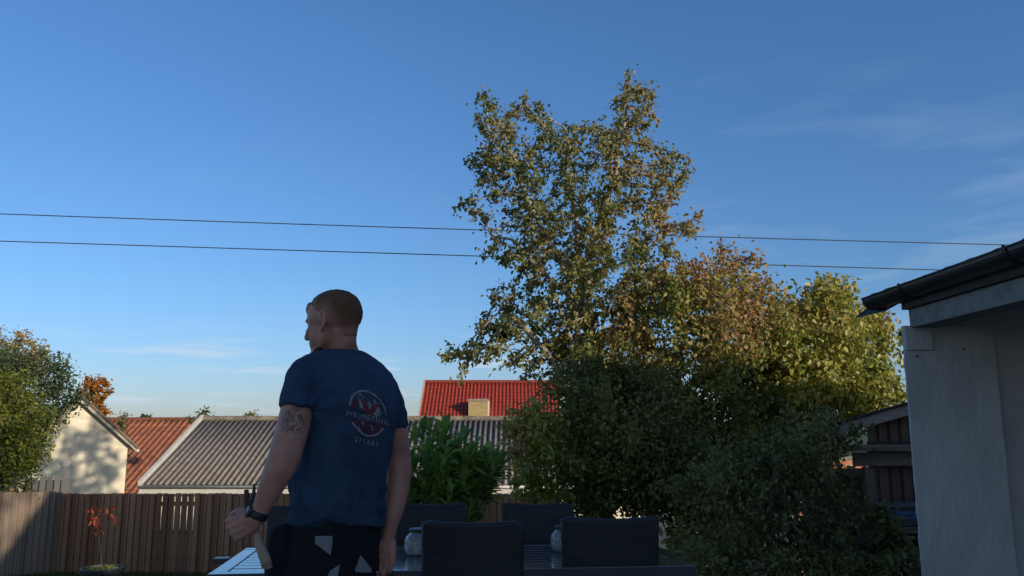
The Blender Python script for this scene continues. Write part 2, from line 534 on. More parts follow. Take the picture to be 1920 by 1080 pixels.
def red_house():
    dE, dR = 43.2, 47.7
    A = P(797, 717, dR); zR = A.z; xl = A.x
    e = P(785, 783, 45.0)
    k = (zR - e.z) / (dR - 45.0)
    zE = zR - k * (dR - dE); xr = 2.7
    root = thing('tiled_house', (-1.3, 47, -2.4), 'house with a bright red tiled roof and yellow brick chimney rising behind the grey roof', 'house')
    wave_roof('roof', (xl, dR, zR), (xr, dR, zR), (xl, dE, zE), (xr, dE, zE), .215, .032, M_red, root, rows=17, step=.03)
    wave_roof('roof', (xr, dR, zR), (xl, dR, zR), (xr, 2 * dR - dE, zE), (xl, 2 * dR - dE, zE), .215, .032, M_red, root, rows=17, step=.03)
    m = MB(); n = 34
    for i in range(n):
        a = xl + (xr - xl) * i / n; b = xl + (xr - xl) * (i + 1) / n
        m.tube([(a, dR, zR + .03), (b, dR, zR + .03)], [.12, .105], 10)
    obj('ridge_tiles', m, M_red, root)
    m = MB()
    p0 = Vector((xl - .08, dE, zE - .12)); p1 = Vector((xl - .08, dR, zR - .02)); up = Vector((0, 0, .2)); q = Vector((.09, 0, 0))
    m.add([p0, p1, p1 + up, p0 + up, p0 + q, p1 + q, p1 + up + q, p0 + up + q], [(0, 1, 2, 3), (7, 6, 5, 4), (0, 4, 5, 1), (3, 2, 6, 7), (0, 3, 7, 4), (1, 5, 6, 2)])
    obj('verge_board', m, M_verge, root)
    m = MB(); y0, y1 = dE + .3, 2 * dR - dE - .3; x0 = xl + .15; x1 = xr - .15
    m.add([(x0, y0, -3.4), (x0, y1, -3.4), (x0, y1, zE), (x0, dR, zR - .1), (x0, y0, zE)], [(0, 1, 2, 3, 4)])
    m.add([(x1, y0, -3.4), (x1, y1, -3.4), (x1, y1, zE), (x1, dR, zR - .1), (x1, y0, zE)], [(4, 3, 2, 1, 0)])
    m.add([(x0, y0, -3.4), (x1, y0, -3.4), (x1, y0, zE), (x0, y0, zE)], [(0, 1, 2, 3)])
    m.add([(x0, y1, -3.4), (x1, y1, -3.4), (x1, y1, zE), (x0, y1, zE)], [(0, 3, 2, 1)])
    obj('wall', m, M_ybrick, root)
    # chimney on the near slope
    d = 44.8
    a = P(878, 785, d); b = P(914, 785, d); tz = P(896, 752, d).z
    m = MB(); m.box((a.x, d, tz - 2.2), (b.x, d + .9, tz))
    ch = obj('chimney', m, M_ybrick, root)
    m = MB(); m.box((a.x - .05, d - .05, tz), (b.x + .05, d + .95, tz + .12))
    obj('chimney_cap', m, mat('chimney_cap', (.3, .26, .22), .9, .3, 6), root, ch)
    m = MB(); m.box((b.x + .002, d - .012, tz - 2.2), (b.x + .09, d + .9, tz - .01))
    obj('chimney_lit_side', m, mat('sunlit_side_tone', (.62, .55, .42), .8, .15, 6), root, ch)  # pale strip: sunlight on the chimney's right side, put into the colour
    return root
red_house()

def orange_house():
    dE, dR = 40.0, 47.3
    zE = P(240, 922, dE).z - .2; zR = P(230, 787, dR).z
    xl, xr = -24.6, -16.6
    root = thing('clay_tiled_house', (-20, 45, gz(45)), 'low house with weathered orange clay tile roof between the cream gable and grey roof', 'house')
    wave_roof('roof', (xl, dR, zR), (xr, dR, zR), (xl, dE, zE), (xr, dE, zE), .33, .05, M_orange, root, rows=17, step=.02)
    wave_roof('roof', (xr, dR, zR), (xl, dR, zR), (xr, 2 * dR - dE, zE), (xl, 2 * dR - dE, zE), .33, .05, M_orange, root, rows=17, step=.02)
    m = MB(); n = 18
    for i in range(n):
        a = xl + (xr - xl) * i / n; b = xl + (xr - xl) * (i + 1) / n
        m.tube([(a, dR, zR + .03), (b, dR, zR + .03)], [.12, .105], 10)
    obj('ridge_tiles', m, M_orange, root)
    m = MB(); y0, y1 = dE + .3, 2 * dR - dE - .3; x0 = xl + .15; x1 = xr - .1
    m.add([(x0, y0, -4.2), (x0, y1, -4.2), (x0, y1, zE), (x0, dR, zR - .1), (x0, y0, zE)], [(0, 1, 2, 3, 4)])
    m.add([(x1, y0, -4.2), (x1, y1, -4.2), (x1, y1, zE), (x1, dR, zR - .1), (x1, y0, zE)], [(4, 3, 2, 1, 0)])
    m.add([(x0, y0, -4.2), (x1, y0, -4.2), (x1, y0, zE), (x0, y0, zE)], [(0, 1, 2, 3)])
    m.add([(x0, y1, -4.2), (x1, y1, -4.2), (x1, y1, zE), (x0, y1, zE)], [(0, 3, 2, 1)])
    obj('wall', m, M_cream, root)
    return root
orange_house()

def cream_building():
    d = 24.0
    c = P(240, 832, d)                       # right corner at eave height
    a = math.radians(29)
    t = Vector((-math.cos(a), -math.sin(a), 0)); bk = Vector((-math.sin(a), math.cos(a), 0))
    w = 2.7; L = 3.0
    zb = -1.8; ze = c.z + .02; zp = P(150, 751, d).z
    c0 = Vector((c.x, d, 0))
    root = thing('cream_outbuilding', (c.x + t.x * w / 2, d, gz(24)), 'small cream rendered gable-ended outbuilding dappled with tree shadow behind the fence corner', 'outbuilding')
    def q(u, v, z): 
        p = c0 + t * u + bk * v; return (p.x, p.y, z)
    m = MB()
    m.add([q(0, 0, zb), q(w, 0, zb), q(w, 0, ze), q(w / 2, 0, zp), q(0, 0, ze)], [(4, 3, 2, 1, 0)])
    m.add([q(0, L, zb), q(w, L, zb), q(w, L, ze), q(w / 2, L, zp), q(0, L, ze)], [(0, 1, 2, 3, 4)])
    m.add([q(0, 0, zb), q(0, L, zb), q(0, L, ze), q(0, 0, ze)], [(0, 1, 2, 3)])
    m.add([q(w, 0, zb), q(w, L, zb), q(w, L, ze), q(w, 0, ze)], [(3, 2, 1, 0)])
    obj('wall', m, M_cream, root)
    sl_ = (zp - ze) / (w / 2); ov = .24
    for side in (0, 1):
        def r(u, v, z):
            return q(u if side == 0 else w - u, v, z)
        u0 = -ov; z0 = ze - ov * sl_
        m = MB()
        h = .07
        vs = [r(u0, -.16, z0 + .01), r(w / 2, -.16, zp + .01), r(w / 2, L + .16, zp + .01), r(u0, L + .16, z0 + .01)]
        vs2 = [(x, y, z + h) for x, y, z in vs]
        fs = [(0, 1, 2, 3), (7, 6, 5, 4), (0, 4, 5, 1), (1, 5, 6, 2), (2, 6, 7, 3), (3, 7, 4, 0)]
        m.add(vs + vs2, fs)
        obj('roof_slope', m, M_dtile, root)
        m = MB()
        vs = [r(u0 - .01, -.20, z0 - .05), r(w / 2, -.20, zp - .05), r(w / 2, -.155, zp - .05), r(u0 - .01, -.155, z0 - .05)]
        vs2 = [(x, y, z + .10) for x, y, z in vs]
        m.add(vs + vs2, fs)
        obj('barge_board', m, M_verge, root)
        m = MB()
        a0 = r(u0 - .02, -.2, z0 + .08); a1 = r(w / 2, -.2, zp + .12); 
        m.tube([a0, a1], .045, 8)
        obj('verge_tiles', m, mat('verge_tile', (.2, .15, .11), .9, .4, 6), root)
        m = MB(); m.tube([r(u0 - .03, -.18, z0), r(u0 - .03, L + .16, z0)], .045, 8)
        obj('gutter', m, M_white, root, smooth=True)
cream_building()

# ------------------------------------------------------------------ fences
def back_fence():
    d = 15.0
    x0 = P(118, 925, d).x; x1 = P(1050, 925, d).x
    top = P(500, 925, d).z; bot = P(500, 1068, d).z
    root = thing('back_fence', ((x0 + x1) / 2, d, bot), 'brown vertical board fence in shade along the back of the lawn', 'fence')
    m = MB(); pitch = .117
    n = int((x1 - x0) / pitch)
    zrails = [P(500, y, d).z for y in (945, 998, 1048)]
    ga, gb = P(296, 925, d).x, P(372, 925, d).x
    for i in range(n + 1):
        x = x0 + i * pitch
        j = random.uniform(-.008, .008)
        w = random.uniform(.047, .051)
        m.box((x - w, d, bot - .1), (x + w, d + .018, top + j))
        xm = x + pitch / 2
        gap = ga < xm < gb
        if not gap and i < n:
            m.box((xm - .036, d + .06, bot - .1), (xm + .036, d + .078, top - .02 + j))
    # local coords of the board shader start at the root
    obj('boards', m, M_fence, root)
    for z in zrails:
        m = MB(); m.box((x0, d + .02, z - .035), (x1, d + .058, z + .035)); obj('rail', m, M_rail, root)
    k = 0
    x = x0
    while x < x1:
        m = MB(); m.box((x - .045, d + .082, bot - .1), (x + .045, d + .172, top - .03)); obj('post', m, M_rail, root)
        x += 1.87
back_fence()

def side_fence():
    d0, d1 = 15.0, 10.6
    X = -8.20
    ztop0 = P(118, 922, 15).z; ztop1 = P(0, 924, 13.15).z
    k = (ztop1 - ztop0) / (15 - 13.15)
    root = thing('side_fence', (X, (d0 + d1) / 2, gz(12.8)), 'weathered vertical board fence at far left with warm dapples of sun', 'fence')
    m = MB(); pitch = .10; n = int((d0 - d1) / pitch)
    for i in range(n):
        y = d0 - .06 - i * pitch
        t = ztop0 + k * (d0 - y) + random.uniform(-.012, .012)
        m.box((X, y - .036, gz(y) - .1), (X + .02, y + .036, t))
        m.box((X - .05, y + .02, gz(y) - .1), (X - .03, y + .08, t - .02))
    obj('boards', m, M_fence2, root)
    for f_ in (.12, .5, .88):
        za = gz(d0) + (ztop0 - gz(d0)) * f_; zb_ = gz(d1) + (ztop0 + k * (d0 - d1) - gz(d1)) * f_
        m = MB()
        m.add([(X - .028, d0, za - .03), (X - .028, d1, zb_ - .03), (X - .028, d1, zb_ + .03), (X - .028, d0, za + .03),
               (X - .002, d0, za - .03), (X - .002, d1, zb_ - .03), (X - .002, d1, zb_ + .03), (X - .002, d0, za + .03)],
              [(0, 1, 2, 3), (7, 6, 5, 4), (0, 4, 5, 1), (3, 2, 6, 7), (0, 3, 7, 4), (1, 5, 6, 2)])
        obj('rail', m, M_rail, root)
    for y in (14.9, 13.1, 11.3):
        m = MB(); m.box((X - .15, y - .045, gz(y) - .1), (X - .055, y + .045, ztop0 + k * (d0 - y) - .05)); obj('post', m, M_rail, root)
side_fence()

def far_panel():
    d = 17.0
    a = P(48, 896, d); b = P(118, 896, d)
    root = thing('fence_panel', ((a.x + b.x) / 2, d, gz(d)), 'short taller piece of blue-grey board fence standing behind the fence corner', 'fence')
    m = MB(); x = a.x; i = 0
    while x < b.x:
        m.box((x, d, gz(d) - .1), (x + .105, d + .02, a.z + random.uniform(-.02, .02))); x += .15
        m.box((x - .06, d + .04, gz(d) - .1), (x + .02, d + .06, a.z - .05))
    obj('boards', m, M_fence3, root)
    m = MB(); m.box((a.x, d + .021, a.z - .3), (b.x, d + .039, a.z - .23)); obj('rail', m, M_rail, root)
    for x in (a.x, b.x):
        m = MB(); m.box((x - .05, d + .07, gz(d) - .1), (x + .05, d + .17, a.z - .04)); obj('post', m, M_rail, root)
far_panel()

# ------------------------------------------------------------------ overhead cables
def cable(ya, ym, yb, label):
    d = 14.5
    pts = []
    for t in np.linspace(-.35, 1.35, 60):
        x = 1920 * t
        y = ya * (1 - t) * (1 - 2 * t) + 4 * ym * t * (1 - t) + yb * t * (2 * t - 1) if 0 <= t <= 1 else (ya + (ym - ya) * 2 * t * 1.02 if t < 0 else yb + (yb - ym) * 2 * (t - 1))
        pts.append(P(x, y, d))
    m = MB(); m.tube(pts, .0095, 6)
    tag(obj('overhead_cable', m, M_cable, smooth=True), label, 'cable', 'overhead cables')
cable(401, 433, 460, 'upper of the two thin dark cables crossing the sky behind the tree')
cable(452, 482, 511, 'lower of the two thin dark cables crossing the sky behind the tree')

# ------------------------------------------------------------------ right building
def stucco_building():
    Xw, d = 3.13, 6.3
    root = thing('stucco_garage', (5.0, 3.4, 0), 'grey stuccoed garage at right with dark tiled roof and concrete beam', 'garage')
    # proud slab of wall
    zt = P(1780, 611, d).z
    xa = P(1700, 840, d).x + .045; xb = P(1884, 840, d).x
    def rough_slab(x0, x1, y0, y1, z0, z1, nx, nz_):
        m = MB(); V = []; Fq = []
        for j in range(nz_ + 1):
            for i in range(nx + 1):
                x = x0 + (x1 - x0) * i / nx; z = z0 + (z1 - z0) * j / nz_
                q = noise.noise(Vector((x * 3, z * 3, 1))) * .006 + noise.noise(Vector((x * 11, z * 11, 4))) * .002
                ex = noise.noise(Vector((0, z * 9, i * .01))) * .008 if i in (0, nx) else 0
                V.append((x + ex, y0 + q, z))
        for j in range(nz_):
            for i in range(nx):
                a = j * (nx + 1) + i; Fq.append((a, a + 1, a + nx + 2, a + nx + 1))
        n0 = len(V)
        m.add(V, Fq)
        # back + sides
        def strip(ids):
            base = [V[k] for k in ids]; back = [(p[0], y1, p[2]) for p in base]
            m.add(base + back, [(k + 1, k, k + len(ids), k + 1 + len(ids)) for k in range(len(ids) - 1)])
        strip([j * (nx + 1) for j in range(nz_, -1, -1)])
        strip([j * (nx + 1) + nx for j in range(nz_ + 1)])
        strip([nz_ * (nx + 1) + i for i in range(nx, -1, -1)])
        return m
    w1 = obj('wall', rough_slab(xa, xb, d, d + .022, 0, zt, 30, 60), M_stucco, root, smooth=False)
    for p in w1.data.polygons: p.use_smooth = len(p.vertices) == 4 and p.index < 1800
    # raised block at the slab's upper left
    m = MB()
    a = P(1693, 657, d); b = P(1746, 612, d)
    m.box((a.x + .015, d - .022, a.z), (b.x, d + .02, b.z + .004))
    obj('corner_block', m, M_stucco, root, bevel=.008)
    # rivet-like plugs
    for (x, y) in ((1719, 668), (1806, 655)):
        q = P(x, y, d)
        m = MB(); m.lathe((q.x, d - .012, q.z), [(.008, -.012), (.008, .0), (.003, .004)], 10, Matrix.Rotation(PI / 2, 4, 'X'))
        obj('wall_plug', m, M_dark, root)
    # recessed wall further right
    zt2 = 2.42
    obj('side_wall', rough_slab(3.30, 6.7, d + .056, d + .29, 0, zt2, 40, 40), M_stucco2, root)
    # pipe stub
    q = P(1690, 626, d + .1)
    m = MB(); m.tube([(q.x + .05, d + .1, q.z), (q.x - .015, d + .1, q.z)], .02, 10)
    obj('pipe_stub', m, M_gutter, root)
    # concrete beam running toward the camera
    zb0 = P(1707, 620, d).z; 
    bx = P(1707, 620, d).x - .01
    m = MB(); m.box((bx, 4.45, zb0 + .02), (bx + .20, d - .032, zb0 + .165))
    obj('beam', m, M_conc, root, bevel=.006)
    # timber wall plate over the beam and soffit board
    m = MB(); m.box((bx - .035, 4.45, zb0 + .168), (bx + .25, d + .02, zb0 + .27)); obj('wall_plate', m, M_dark, root)
    m = MB(); m.box((bx + .253, 4.45, zb0 + .2), (6.8, d + .05, zb0 + .225)); obj('ceiling', m, M_dark, root)
    # gutter : half round
    gx, gzz, r = 2.972 + .093, 2.412, .093
    m = MB(); prof = []
    for k in range(13):
        a = PI + PI * k / 12
        prof.append((r * math.cos(a), r * math.sin(a)))
    y0, y1 = 6.72, 4.2
    inner = [(x * .92, z * .92) for x, z in prof]
    ring = [(gx + a, b + gzz) for a, b in prof] + [(gx + a, b + gzz) for a, b in reversed(inner)]
    n = len(ring)
    vs = [(a, y0, b) for a, b in ring] + [(a, y1, b) for a, b in ring]
    fs = [(k, (k + 1) % n, n + (k + 1) % n, n + k) for k in range(n)]
    half = len(prof)
    m.add(vs, fs)
    m.add([(gx + a, y0, b + gzz) for a, b in prof], [tuple(range(half))])
    m.tube([(gx - r, y0, gzz + .004), (gx - r, y1, gzz + .004)], .008, 8)
    gut = obj('gutter', m, M_gutter, root, smooth=False)
    for y in (6.05, 4.72):
        m = MB(); pts = [(gx + (r + .006) * math.cos(PI + PI * k / 12), y, gzz + (r + .006) * math.sin(PI + PI * k / 12)) for k in range(13)]
        pts = [(pts[0][0], y, pts[0][2] + .02)] + pts
        for dy in (-.009, 0, .009):
            m.tube([(a, b + dy, c) for a, b, c in pts], .006, 6)
        obj('gutter_bracket', m, M_gutter, root, gut, smooth=True)
    # eave flashing under the gutter end
    m = MB()
    a = P(1604, 594, 6.9); b = P(1634, 572, 6.75)
    m.add([(a.x, a.y, a.z), (b.x + .05, 6.62, a.z + .02), (b.x + .22, 6.62, b.z + .03), (b.x + .1, 6.8, b.z + .06),
           (a.x, a.y, a.z - .012), (b.x + .05, 6.62, a.z + .008), (b.x + .22, 6.62, b.z + .018), (b.x + .1, 6.8, b.z + .048)],
          [(0, 1, 2, 3), (7, 6, 5, 4), (0, 4, 5, 1), (1, 5, 6, 2), (2, 6, 7, 3), (3, 7, 4, 0)])
    obj('eave_flashing', m, M_gutter, root)
    # underside boarding between gutter and wall plate
    m = MB()
    m.add([(gx + .05, 4.3, 2.36), (gx + .05, 6.66, 2.36), (bx + .25, 6.66, zb0 + .275), (bx + .25, 4.3, zb0 + .275),
           (gx + .05, 4.3, 2.40), (gx + .05, 6.66, 2.40), (bx + .25, 6.66, 2.50), (bx + .25, 4.3, 2.50)],
          [(0, 1, 2, 3), (7, 6, 5, 4), (0, 4, 5, 1), (1, 5, 6, 2), (2, 6, 7, 3), (3, 7, 4, 0)])
    obj('eave_board', m, M_dark, root)
    # tiled roof : rows of barrel tiles, waves run down toward the gutter (-X)
    wave_roof('roof', (5.0, 6.66, 3.0), (5.0, 4.3, 3.0), (3.03, 6.66, 2.432), (3.03, 4.3, 2.432), .30, .008, M_dtile, root, rows=6, step=.008, thick=.02)
    wave_roof('roof', (5.0, 4.3, 3.0), (5.0, 6.66, 3.0), (6.9, 4.3, 2.432), (6.9, 6.66, 2.432), .30, .008, M_dtile, root, rows=6, step=.008, thick=.02)
    m = MB(); m.box((6.5, 4.5, 0), (6.62, 4.62, 2.28)); obj('post', m, M_dark, root)
stucco_building()

# ------------------------------------------------------------------ shed
def shed():
    d = 9.0
    root = thing('wooden_shed', (4.6, 9.8, gz(9)), 'dark weathered board shed with a sloping roof behind the garage corner', 'shed')
    zg = gz(9) - .1
    x0 = P(1640, 860, d).x; x1 = 6.2
    def zf(X): # fascia top line
        a = P(1575, 795, d); b = P(1706, 757, d)
        return a.z + (b.z - a.z) * (X - a.x) / (b.x - a.x)
    m = MB(); x = x0
    while x < x1:
        m.box((x, d + .12, P(1680, 834, d).z), (x + .085, d + .14, zf(x) - .08))
        m.box((x + .06, d + .15, P(1680, 834, d).z), (x + .16, d + .165, zf(x) - .08))
        x += .125
    obj('gable_boards', m, M_shed, root)
    m = MB(); x = P(1626, 860, d).x
    za = P(1680, 876, d).z
    while x < x1:
        m.box((x, d + .02, zg), (x + .095, d + .04, za))
        m.box((x + .07, d + .05, zg), (x + .16, d + .065, za))
        x += .13
    obj('wall_boards', m, M_shed, root)
    # fascia: sloping board
    a = P(1575, 795, d); Xa = a.x
    m = MB(); h = .115
    m.add([(Xa, d - .02, zf(Xa)), (x1, d - .02, zf(x1)), (x1, d - .02, zf(x1) - h), (Xa, d - .02, zf(Xa) - h),
           (Xa, d + .01, zf(Xa)), (x1, d + .01, zf(x1)), (x1, d + .01, zf(x1) - h), (Xa, d + .01, zf(Xa) - h)],
          [(3, 2, 1, 0), (4, 5, 6, 7), (0, 1, 5, 4), (2, 3, 7, 6), (0, 4, 7, 3), (1, 2, 6, 5)])
    obj('fascia', m, M_shedfascia, root)
    m = MB(); t = .03
    m.add([(Xa - .03, d - .05, zf(Xa) + .003), (x1, d - .05, zf(x1) + .003), (x1, d + .6, zf(x1) - .12), (Xa - .03, d + .6, zf(Xa) - .12),
           (Xa - .03, d - .05, zf(Xa) + t), (x1, d - .05, zf(x1) + t), (x1, d + .6, zf(x1) - .09), (Xa - .03, d + .6, zf(Xa) - .09)],
          [(3, 2, 1, 0), (4, 5, 6, 7), (0, 1, 5, 4), (2, 3, 7, 6), (0, 4, 7, 3), (1, 2, 6, 5)])
    obj('roof', m, M_dtile, root)
    # double rails
    for (ya, yb, dy, xs) in ((834, 846, .13, 1590), (848, 874, .05, 1598)):
        za_, zb_ = P(1650, ya, d).z, P(1650, yb, d).z
        m = MB(); m.box((P(xs, ya, d).x, d - dy, zb_), (x1, d + (.11 if dy > .1 else .018), za_)); obj('rail', m, M_shedrail, root, bevel=.006)
    m = MB(); m.box((x0 - .03, d + .07, P(1680, 882, d).z), (x1, d + .105, P(1680, 828, d).z)); obj('backing_board', m, M_dark, root)
    # side wall and interior
    m = MB(); m.box((x0 + .03, d + .17, zg), (x0 + .06, d + 2.3, zf(x0) - .7)); m.box((x0, d + 2.3, zg), (x1, d + 2.33, zf(x0) - .7)); obj('side_wall', m, M_dark, root)
    m = MB(); m.box((P(1621, 900, d).x, d - .03, zg), (P(1621, 900, d).x + .09, d + .06, za)); obj('post', m, M_shedrail, root)
    # shelf on brackets
    ds = d - .5
    zs = P(1690, 989, ds).z
    m = MB(); m.box((P(1645, 989, ds).x, ds, zs - .06), (5.6, d, zs)); obj('shelf', m, M_shedrail, root)
    for xx in (4.05, 4.6):
        m = MB(); m.box((xx, ds + .05, zs - .35), (xx + .04, d + .01, zs - .062)); obj('shelf_bracket', m, M_shedrail, root)
    # storage crate with blue lettering
    cx0, cx1 = P(1668, 980, ds).x, P(1668, 980, ds).x + .62
    cz = P(1690, 950, ds).z
    cr = thing('storage_crate', ((cx0 + cx1) / 2, ds + .2, zs + .003), 'dull grey lidded crate with a blue printed strip on the shed shelf', 'crate')
    m = MB(); m.box((cx0, ds + .03, zs + .003), (cx1, ds + .4, cz - .02)); obj('body', m, mat('grey_plastic', (.13, .14, .15), .6, .3, 7), cr, bevel=.01)
    m = MB(); m.box((cx0 - .015, ds + .015, cz - .018), (cx1 + .015, ds + .415, cz + .008)); obj('lid', m, mat('grey_lid', (.15, .16, .17), .6, .3, 7), cr, bevel=.006)
    # pale blue strip and darker blue marks
    p0 = P(1682, 960, ds); p1 = P(1716, 974, ds)
    m = MB(); m.box((p0.x, ds + .025, p1.z), (p1.x + .06, ds + .032, p0.z)); st = obj('printed_strip', m, mat('strip', (.10, .22, .42), .6, .2, 9), cr)
    m = MB()
    zz = (p0.z + p1.z) / 2
    x = p0.x + .006
    for k, wdt in enumerate([.012, .012, .015, .01, 0, .014, .012, .016, .012, .01, .014]):
        if wdt:
            m.box((x, ds + .0215, zz - .012), (x + .005, ds + .0245, zz + .014))
            m.box((x + .0055, ds + .0215, zz + (.006 if k % 2 else -.012)), (x + wdt, ds + .0245, zz + (.014 if k % 2 else -.004)))
        x += .017
    obj('lettering', m, mat('blue_ink', (.01, .06, .35), .6, .1, 9), cr, st)
    # hanging hose
    hp = [P(1672, 1006, d - .06), P(1667, 1020, d - .08), P(1667, 1040, d - .08), P(1670, 1052, d - .07), P(1674, 1060, d - .06)]
    m = MB(); m.tube(hp, .012, 8)
    tag(obj('garden_hose', m, mat('grey_hose', (.30, .30, .30), .4, .1, 9), smooth=True), 'short pale curved hose hanging on the dark shed boards', 'hose')
shed()

# sunlit brick wall and cream wall glimpsed beyond the hedge
def far_walls():
    d = 13.2
    a = P(1480, 870, d); b = P(1640, 1120, d)
    root = thing('brick_garden_wall', (a.x, d, gz(d)), 'sunlit orange brick wall glimpsed through the hedge beside the shed', 'wall')
    m = MB(); m.box((a.x, d, gz(d) - .1), (b.x + 1.4, d + .22, P(1600, 862, d).z)); obj('masonry', m, M_rbrick, root)
    m = MB(); m.box((a.x - .03, d - .03, P(1600, 862, d).z + .001), (b.x + 1.43, d + .25, P(1600, 862, d).z + .05)); obj('coping', m, M_conc, root)
    d = 16.5
    a = P(1215, 960, d); b = P(1300, 1080, d)
    root = thing('cream_garden_wall', (a.x, d, gz(d)), 'sunlit cream wall glimpsed low between the shrubs right of the table', 'wall')
    m = MB(); m.box((a.x, d, gz(d) - .1), (b.x + .3, d + .2, P(1240, 950, d).z)); obj('masonry', m, M_cream, root)
    m = MB(); m.box((a.x - .03, d - .03, P(1240, 950, d).z + .001), (b.x + .33, d + .23, P(1240, 950, d).z + .05)); obj('coping', m, M_conc, root)
far_walls()
# ------------------------------------------------------------------ vegetation
def inpoly(px, py, poly):
    poly = np.asarray(poly, float); n = len(poly); ins = np.zeros(len(px), bool)
    j = n - 1
    for i in range(n):
        xi, yi = poly[i]; xj, yj = poly[j]
        c = ((yi > py) != (yj > py)) & (px < (xj - xi) * (py - yi) / (yj - yi + 1e-9) + xi)
        ins ^= c; j = i
    return ins

def edged(px, py, poly):
    poly = np.asarray(poly, float); n = len(poly); best = np.full(len(px), 1e9)
    for i in range(n):
        a = poly[i]; b = poly[(i + 1) % n]; ab = b - a
        t = np.clip(((px - a[0]) * ab[0] + (py - a[1]) * ab[1]) / (ab @ ab + 1e-9), 0, 1)
        d = np.hypot(px - a[0] - t * ab[0], py - a[1] - t * ab[1]); best = np.minimum(best, d)
    return best

def Pn(x, y, d):
    dx = (x - 960) / FPX; dy = (540 - y) / FPX
    yc = CP - dy * SP; t = d / yc
    return np.stack([dx * t, np.broadcast_to(d, x.shape), CAMZ + (SP + dy * CP) * t], 1)

def volume(poly, d, R, n, hollow=0.0, gap=0.0, seed=0, below=True, gscale=1.0):
    """n points inside the solid whose outline is poly (photo px at distance d) and whose thickness is that of a rounded crown"""
    r = np.random.default_rng(seed + 11)
    P_ = np.asarray(poly, float); lo = P_.min(0); hi = P_.max(0)
    out = []; got = 0
    off = r.uniform(0, 100, 3)
    while got < n:
        m = n * 3
        x = r.uniform(lo[0], hi[0], m); y = r.uniform(lo[1], hi[1], m)
        k = inpoly(x, y, poly); x, y = x[k], y[k]
        e = edged(x, y, poly) * d / FPX
        h = np.sqrt(np.maximum(0, np.minimum(e, R) * (2 * R - np.minimum(e, R))))
        s = r.uniform(-1, 1, len(x))
        if hollow: s = np.sign(s) * np.abs(s) ** hollow
        dd = d + s * h
        pts = Pn(x, y, d) ; 
        # keep its outline: move along the ray depth without changing real size much
        pts = Pn(x, y, dd)
        zz = np.array([gz(v) for v in pts[:, 1]])
        pts = pts[pts[:, 2] > zz + .03]
        if gap:
            nv = np.array([noise.noise(Vector((p[0] * 1.7 * gscale + off[0], p[1] * 1.7 * gscale + off[1], p[2] * 1.7 * gscale + off[2]))) for p in pts])
            pts = pts[r.random(len(pts)) < np.clip(.5 + nv / gap, 0.03, 1)]
        out.append(pts); got += len(pts)
    return np.concatenate(out)[:n]

def colonize(att, seeds, seedpar, step, kill, iters=160):
    nodes = [arr(s) for s in seeds]; par = list(seedpar)
    A = att.copy(); N = np.array(nodes)
    D = np.full(len(A), 1e9); I = np.zeros(len(A), int)
    def upd(new, base):
        nonlocal D, I
        for c0 in range(0, len(new), 256):
            blk = new[c0:c0 + 256]
            dd = ((A[:, None, :] - blk[None]) ** 2).sum(2)
            j = dd.argmin(1); v = dd[np.arange(len(A)), j]
            k = v < D; D[k] = v[k]; I[k] = base + c0 + j[k]
    upd(N, 0)
    for it in range(iters):
        if len(A) == 0: break
        u, inv = np.unique(I, return_inverse=True)
        dirs = A - N[I]; dirs /= np.linalg.norm(dirs, axis=1)[:, None] + 1e-9
        acc = np.zeros((len(u), 3)); np.add.at(acc, inv, dirs)
        acc += rng.normal(0, .12, acc.shape) * np.linalg.norm(acc, axis=1)[:, None]
        acc /= np.linalg.norm(acc, axis=1)[:, None] + 1e-9
        new = N[u] + acc * step
        base = len(N)
        N = np.concatenate([N, new]); par.extend(u.tolist())
        upd(new, base)
        keep = D > kill * kill
        A, D, I = A[keep], D[keep], I[keep]
    return N, np.array(par)

def skeleton(N, par):
    n = len(N); cnt = np.zeros(n)
    has = np.zeros(n, bool)
    for i in range(n - 1, -1, -1):
        if cnt[i] == 0: cnt[i] = 1
        if par[i] >= 0: cnt[par[i]] += cnt[i] ; has[par[i]] = True
    return cnt, ~has

def branches_mesh(N, par, cnt, r_tip, r_pow, rmax):
    idx = np.where(par >= 0)[0]
    rad = np.minimum(r_tip * cnt ** r_pow, rmax)
    V = []; F = []; o = 0
    a = N[par[idx]]; b = N[idx]; ra = np.minimum(rad[par[idx]], rad[idx] * 1.35); rb = rad[idx]
    t = b - a; ln = np.linalg.norm(t, axis=1); k = ln > 1e-5
    a, b, ra, rb, t, ln = a[k], b[k], ra[k], rb[k], t[k], ln[k]
    t /= ln[:, None]
    up = np.where(np.abs(t[:, 2:3]) < .9, [[0, 0, 1.]], [[1., 0, 0]])
    u = np.cross(t, up); u /= np.linalg.norm(u, axis=1)[:, None]; w = np.cross(t, u)
    ns = 6
    ang = np.arange(ns) * 2 * PI / ns
    ca, sa = np.cos(ang), np.sin(ang)
    off = u[:, None, :] * ca[None, :, None] + w[:, None, :] * sa[None, :, None]
    A = a[:, None] - t[:, None] * ra[:, None, None] * .3 + off * ra[:, None, None]; B = b[:, None] + off * rb[:, None, None]
    V = np.concatenate([A, B], 1).reshape(-1, 3)
    m = len(a); base = (np.arange(m) * 2 * ns)[:, None]
    kk = np.arange(ns); k2 = (kk + 1) % ns
    F = np.stack([base + kk, base + k2, base + ns + k2, base + ns + kk], 2).reshape(-1, 4)
    return V, F

